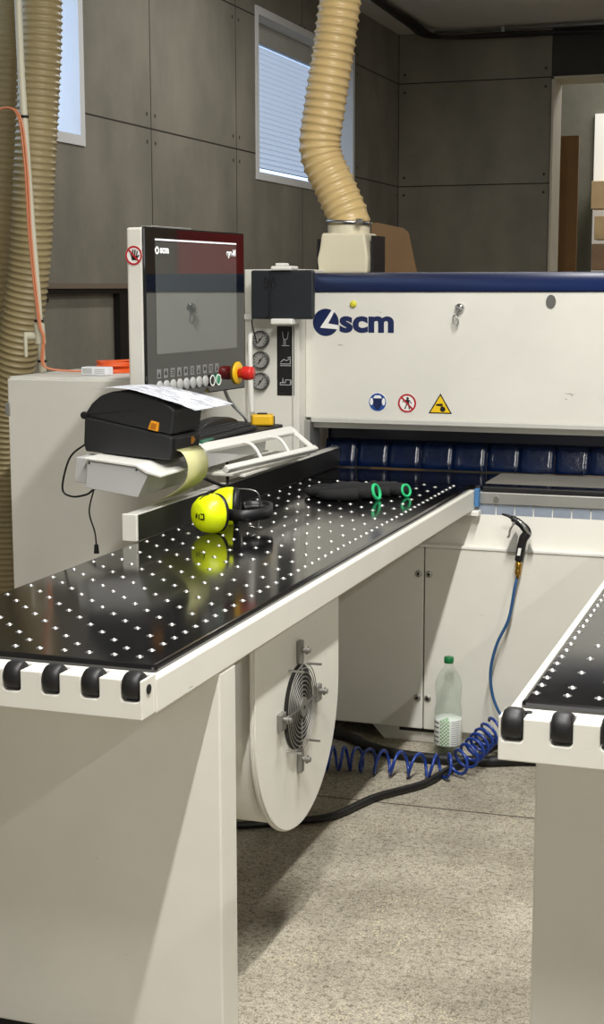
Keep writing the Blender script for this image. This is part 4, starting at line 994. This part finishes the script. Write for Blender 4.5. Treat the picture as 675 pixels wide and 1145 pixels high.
q = MB(); f = FY(4.666); q.poly3([(-.885, .682), (-.875, .682), (-.871, .706), (-.881, .706)], f, 0, .002); q.build('grip_label', WSIGN, bg)
q = MB(); q.lathe([(0, 0), (.006, 0), (.006, .012), (.0105, .014), (.0105, .03), (.0085, .033), (.0105, .036), (.0105, .05), (.008, .053), (.008, .065), (0, .065)], (-.885, 4.682, .602), (.06, 0, 1), 18); q.build('coupling', BRASS, bg)
q = MB(); q.prism([(-.925, .688), (-.895, .688), (-.889, .74), (-.896, .755), (-.905, .74)], 'y', 4.69, 4.702, .001); q.prism([(-.858, .69), (-.838, .69), (-.852, .72)], 'y', 4.69, 4.704, .001); hk = q.build('wall_hook', ALU, bg)
# blue hose: straight run and spiral as one hose
ah = thing('air_hose', (-1.1, 4.45, 0), 'blue air hose running from the blow gun into a spiral on the floor', 'hose')
q = MB(); q.tube(catmull([(-.886, 4.682, .606), (-.892, 4.672, .57), (-.908, 4.665, .47), (-.944, 4.66, .385), (-.962, 4.655, .30), (-.955, 4.65, .222), (-.93, 4.64, .165), (-.90, 4.63, .14), (-.90, 4.61, .155), (-.915, 4.60, .162)], 10), .0052, 10); q.build('hose_run', BLUEHOSE2, ah)
base = resample(catmull([(-.925, 4.60, .125), (-.95, 4.565, .105), (-.972, 4.50, .082), (-.995, 4.44, .06), (-1.03, 4.40, .046), (-1.094, 4.376, .043), (-1.182, 4.374, .043), (-1.267, 4.368, .043), (-1.343, 4.372, .043), (-1.43, 4.35, .043), (-1.56, 4.33, .043)], 20), .0024)
P = []; ph = 0; pit = [(.036 if i < 60 else .046) for i in range(len(base))]
for i, p in enumerate(base):
    d = (base[min(i + 1, len(base) - 1)] - base[max(i - 1, 0)]).normalized(); s_ = d.cross(V((0, 0, 1))).normalized(); u2 = s_.cross(d)
    ph += 2 * PI * .0024 / pit[i] * (1 + .25 * math.sin(i * .03)); P.append(p + s_ * (.037 * math.cos(ph)) + u2 * (.037 * math.sin(ph)))
q = MB(); q.tube(P, .0052, 8); q.build('hose_spiral', BLUEHOSE, ah)
bo = thing('plastic_bottle', (-1.093, 4.615, 0), 'clear plastic water bottle with green cap standing on the floor', 'bottle')
B = V((-1.093, 4.615, 0))
prof = [(0, .008), (.018, .004), (.034, .001), (.043, .008), (.0445, .022), (.044, .035), (.0448, .05), (.0448, .135), (.0442, .142), (.0462, .152), (.045, .165), (.0405, .180), (.0395, .186), (.0415, .195), (.040, .204), (.0425, .214), (.0435, .226), (.0445, .240), (.0435, .256), (.038, .275), (.029, .292), (.018, .306), (.0145, .312), (.0145, .326)]
q = MB(); q.lathe(prof + [(.0135, .326), (.0135, .311), (.017, .304), (.028, .290), (.037, .273), (.0425, .254), (.0435, .238), (.0425, .226), (.0415, .214), (.039, .204), (.0405, .195), (.0385, .186), (.0395, .18), (.044, .163), (.0452, .152), (.0432, .142), (.0438, .135), (.0438, .05), (.043, .035), (.0435, .022), (.042, .010), (.033, .003), (.017, .006), (0, .0095)], B, n=40)
bb = q.build('bottle_body', PET, bo)
q = MB(); q.lathe([(0, .011), (.017, .0075), (.032, .005), (.041, .012), (.0425, .024), (.042, .036), (.0428, .05), (.0428, .128), (0, .128)], B, n=40); q.build('water', WATER, bo)
q = MB(); q.lathe([(0, .341), (.0145, .341), (.0158, .339), (.0158, .322), (.0150, .321), (.0150, .336), (0, .336)], B, n=30); cpb = q.build('cap', GREENCAP, bo)
# label: white wrap with green lattice and dark print
lbm = mat('bottle_label', (232, 236, 230), rough=.5)
N = lbm.node_tree.nodes; L = lbm.node_tree.links
tc = N.new('ShaderNodeTexCoord'); sx = N.new('ShaderNodeSeparateXYZ'); L.new(tc.outputs['Object'], sx.inputs[0])
def mth(op, a, b2=None):
    n = N.new('ShaderNodeMath'); n.operation = op
    for i, x in enumerate((a, b2)):
        if x is None: continue
        if isinstance(x, (int, float)): n.inputs[i].default_value = x
        else: L.new(x, n.inputs[i])
    return n.outputs[0]
ang = mth('ARCTAN2', sx.outputs[1], sx.outputs[0]); arc = mth('MULTIPLY', ang, .045); zz = sx.outputs[2]
d1 = mth('PINGPONG', mth('ADD', arc, zz), .006); d2 = mth('PINGPONG', mth('SUBTRACT', arc, zz), .006)
lat = mth('LESS_THAN', mth('MINIMUM', d1, d2), .0017)
inside = mth('MULTIPLY', mth('GREATER_THAN', ang, -1.95), mth('LESS_THAN', ang, -1.25))
lat = mth('MULTIPLY', lat, inside)
txt = mth('MULTIPLY', mth('LESS_THAN', mth('PINGPONG', zz, .0035), .0011), mth('MULTIPLY', mth('GREATER_THAN', ang, -1.1), mth('LESS_THAN', ang, -.45)))
txt2 = mth('MULTIPLY', mth('LESS_THAN', mth('PINGPONG', mth('ADD', zz, .003), .008), .002), mth('MULTIPLY', mth('GREATER_THAN', ang, -2.7), mth('LESS_THAN', ang, -2.05)))
prev = None
def mixc(fac, a, col):
    n = N.new('ShaderNodeMix'); n.data_type = 'RGBA'; L.new(fac, n.inputs[0])
    if isinstance(a, tuple): n.inputs[6].default_value = a
    else: L.new(a, n.inputs[6])
    n.inputs[7].default_value = lin(col) + (1,); return n.outputs[2]
c_ = mixc(lat, lin((234, 238, 232)) + (1,), (92, 160, 84)); c_ = mixc(txt, c_, (150, 150, 160)); c_ = mixc(txt2, c_, (60, 66, 70))
L.new(c_, N['Principled BSDF'].inputs['Base Color'])
q = MB(); q.lathe([(.0450, .048), (.0455, .05), (.0455, .134), (.0450, .136)], B, n=48); q.build('label_wrap', lbm, bo)

fc = MB(); fc.tube(catmull([(-1.62, 3.72, .012), (-1.45, 3.80, .014), (-1.338, 3.871, .014), (-1.266, 3.945, .014), (-1.198, 4.127, .014), (-1.093, 4.29, .014), (-1.05, 4.45, .014), (-.985, 4.62, .016), (-.93, 4.66, .05), (-.86, 4.67, .09)], 10), .0115, 10)
tag(fc.build('floor_cable', CABLE), 'thick black cable snaking over the concrete below the spiral hose', 'cable')
fc = MB(); fc.tube(catmull([(-1.55, 4.70, .018), (-1.44, 4.66, .018), (-1.36, 4.59, .018), (-1.24, 4.54, .018), (-1.10, 4.535, .018), (-.95, 4.56, .018), (-.8, 4.62, .018), (-.5, 4.66, .018), (.2, 4.66, .018)], 10), .017, 10)
tag(fc.build('floor_hose', RUBBER), 'thick black rubber hose lying along the machine foot behind the bottle', 'hose')
fc = MB(); fc.tube(catmull([(-1.0, 4.70, .02), (-.96, 4.69, .045), (-.9, 4.685, .06), (-.8, 4.685, .05), (-.6, 4.69, .03), (-.3, 4.69, .02)], 10), .014, 10)
tag(fc.build('floor_hose', RUBBER), 'short black hose against the machine foot right of the bottle', 'hose')

# ------------------------------------------------------------------ light
def area(name, loc, sx_, sy_, power, col=(1, .98, .945), rot=(0, 0, 0)):
    d = bpy.data.lights.new(name, 'AREA'); d.shape = 'RECTANGLE'; d.size = sx_; d.size_y = sy_; d.energy = power; d.color = col
    o = bpy.data.objects.new(name, d); COL.objects.link(o); o.location = loc; o.rotation_euler = rot; return o
area('ceiling_tube_centre', (-.34, 1.05, 3.5), .05, 1.3, 122)
area('ceiling_tube_machine', (-.30, 3.1, 3.5), .05, 1.4, 96)
area('ceiling_tube_right', (2.54, .9, 3.5), .08, 1.2, 70)
area('ceiling_tube_left', (-2.2, 7.4, 3.5), .1, 1.6, 30)
area('ceiling_tube_rear', (2.4, 9.0, 3.5), .1, 1.6, 70)
area('fill_light_behind', (.4, -4.4, 2.5), 5.0, 1.6, 46, (1, .985, .965), (math.radians(80), 0, 0))  # added soft fill behind the camera to brighten upright faces
area('rear_room_daylight', (-1.0, 14.3, 4.3), 1.6, 1.6, 75, (1, .98, .95))
wd = bpy.data.worlds.new('world'); scene.world = wd; wd.use_nodes = True
bgd = wd.node_tree.nodes['Background']; bgd.inputs[0].default_value = (1.0, .985, .955, 1); bgd.inputs[1].default_value = .18
scene.view_settings.view_transform = 'Standard'
scene.view_settings.look = 'None'
scene.view_settings.exposure = 0.0
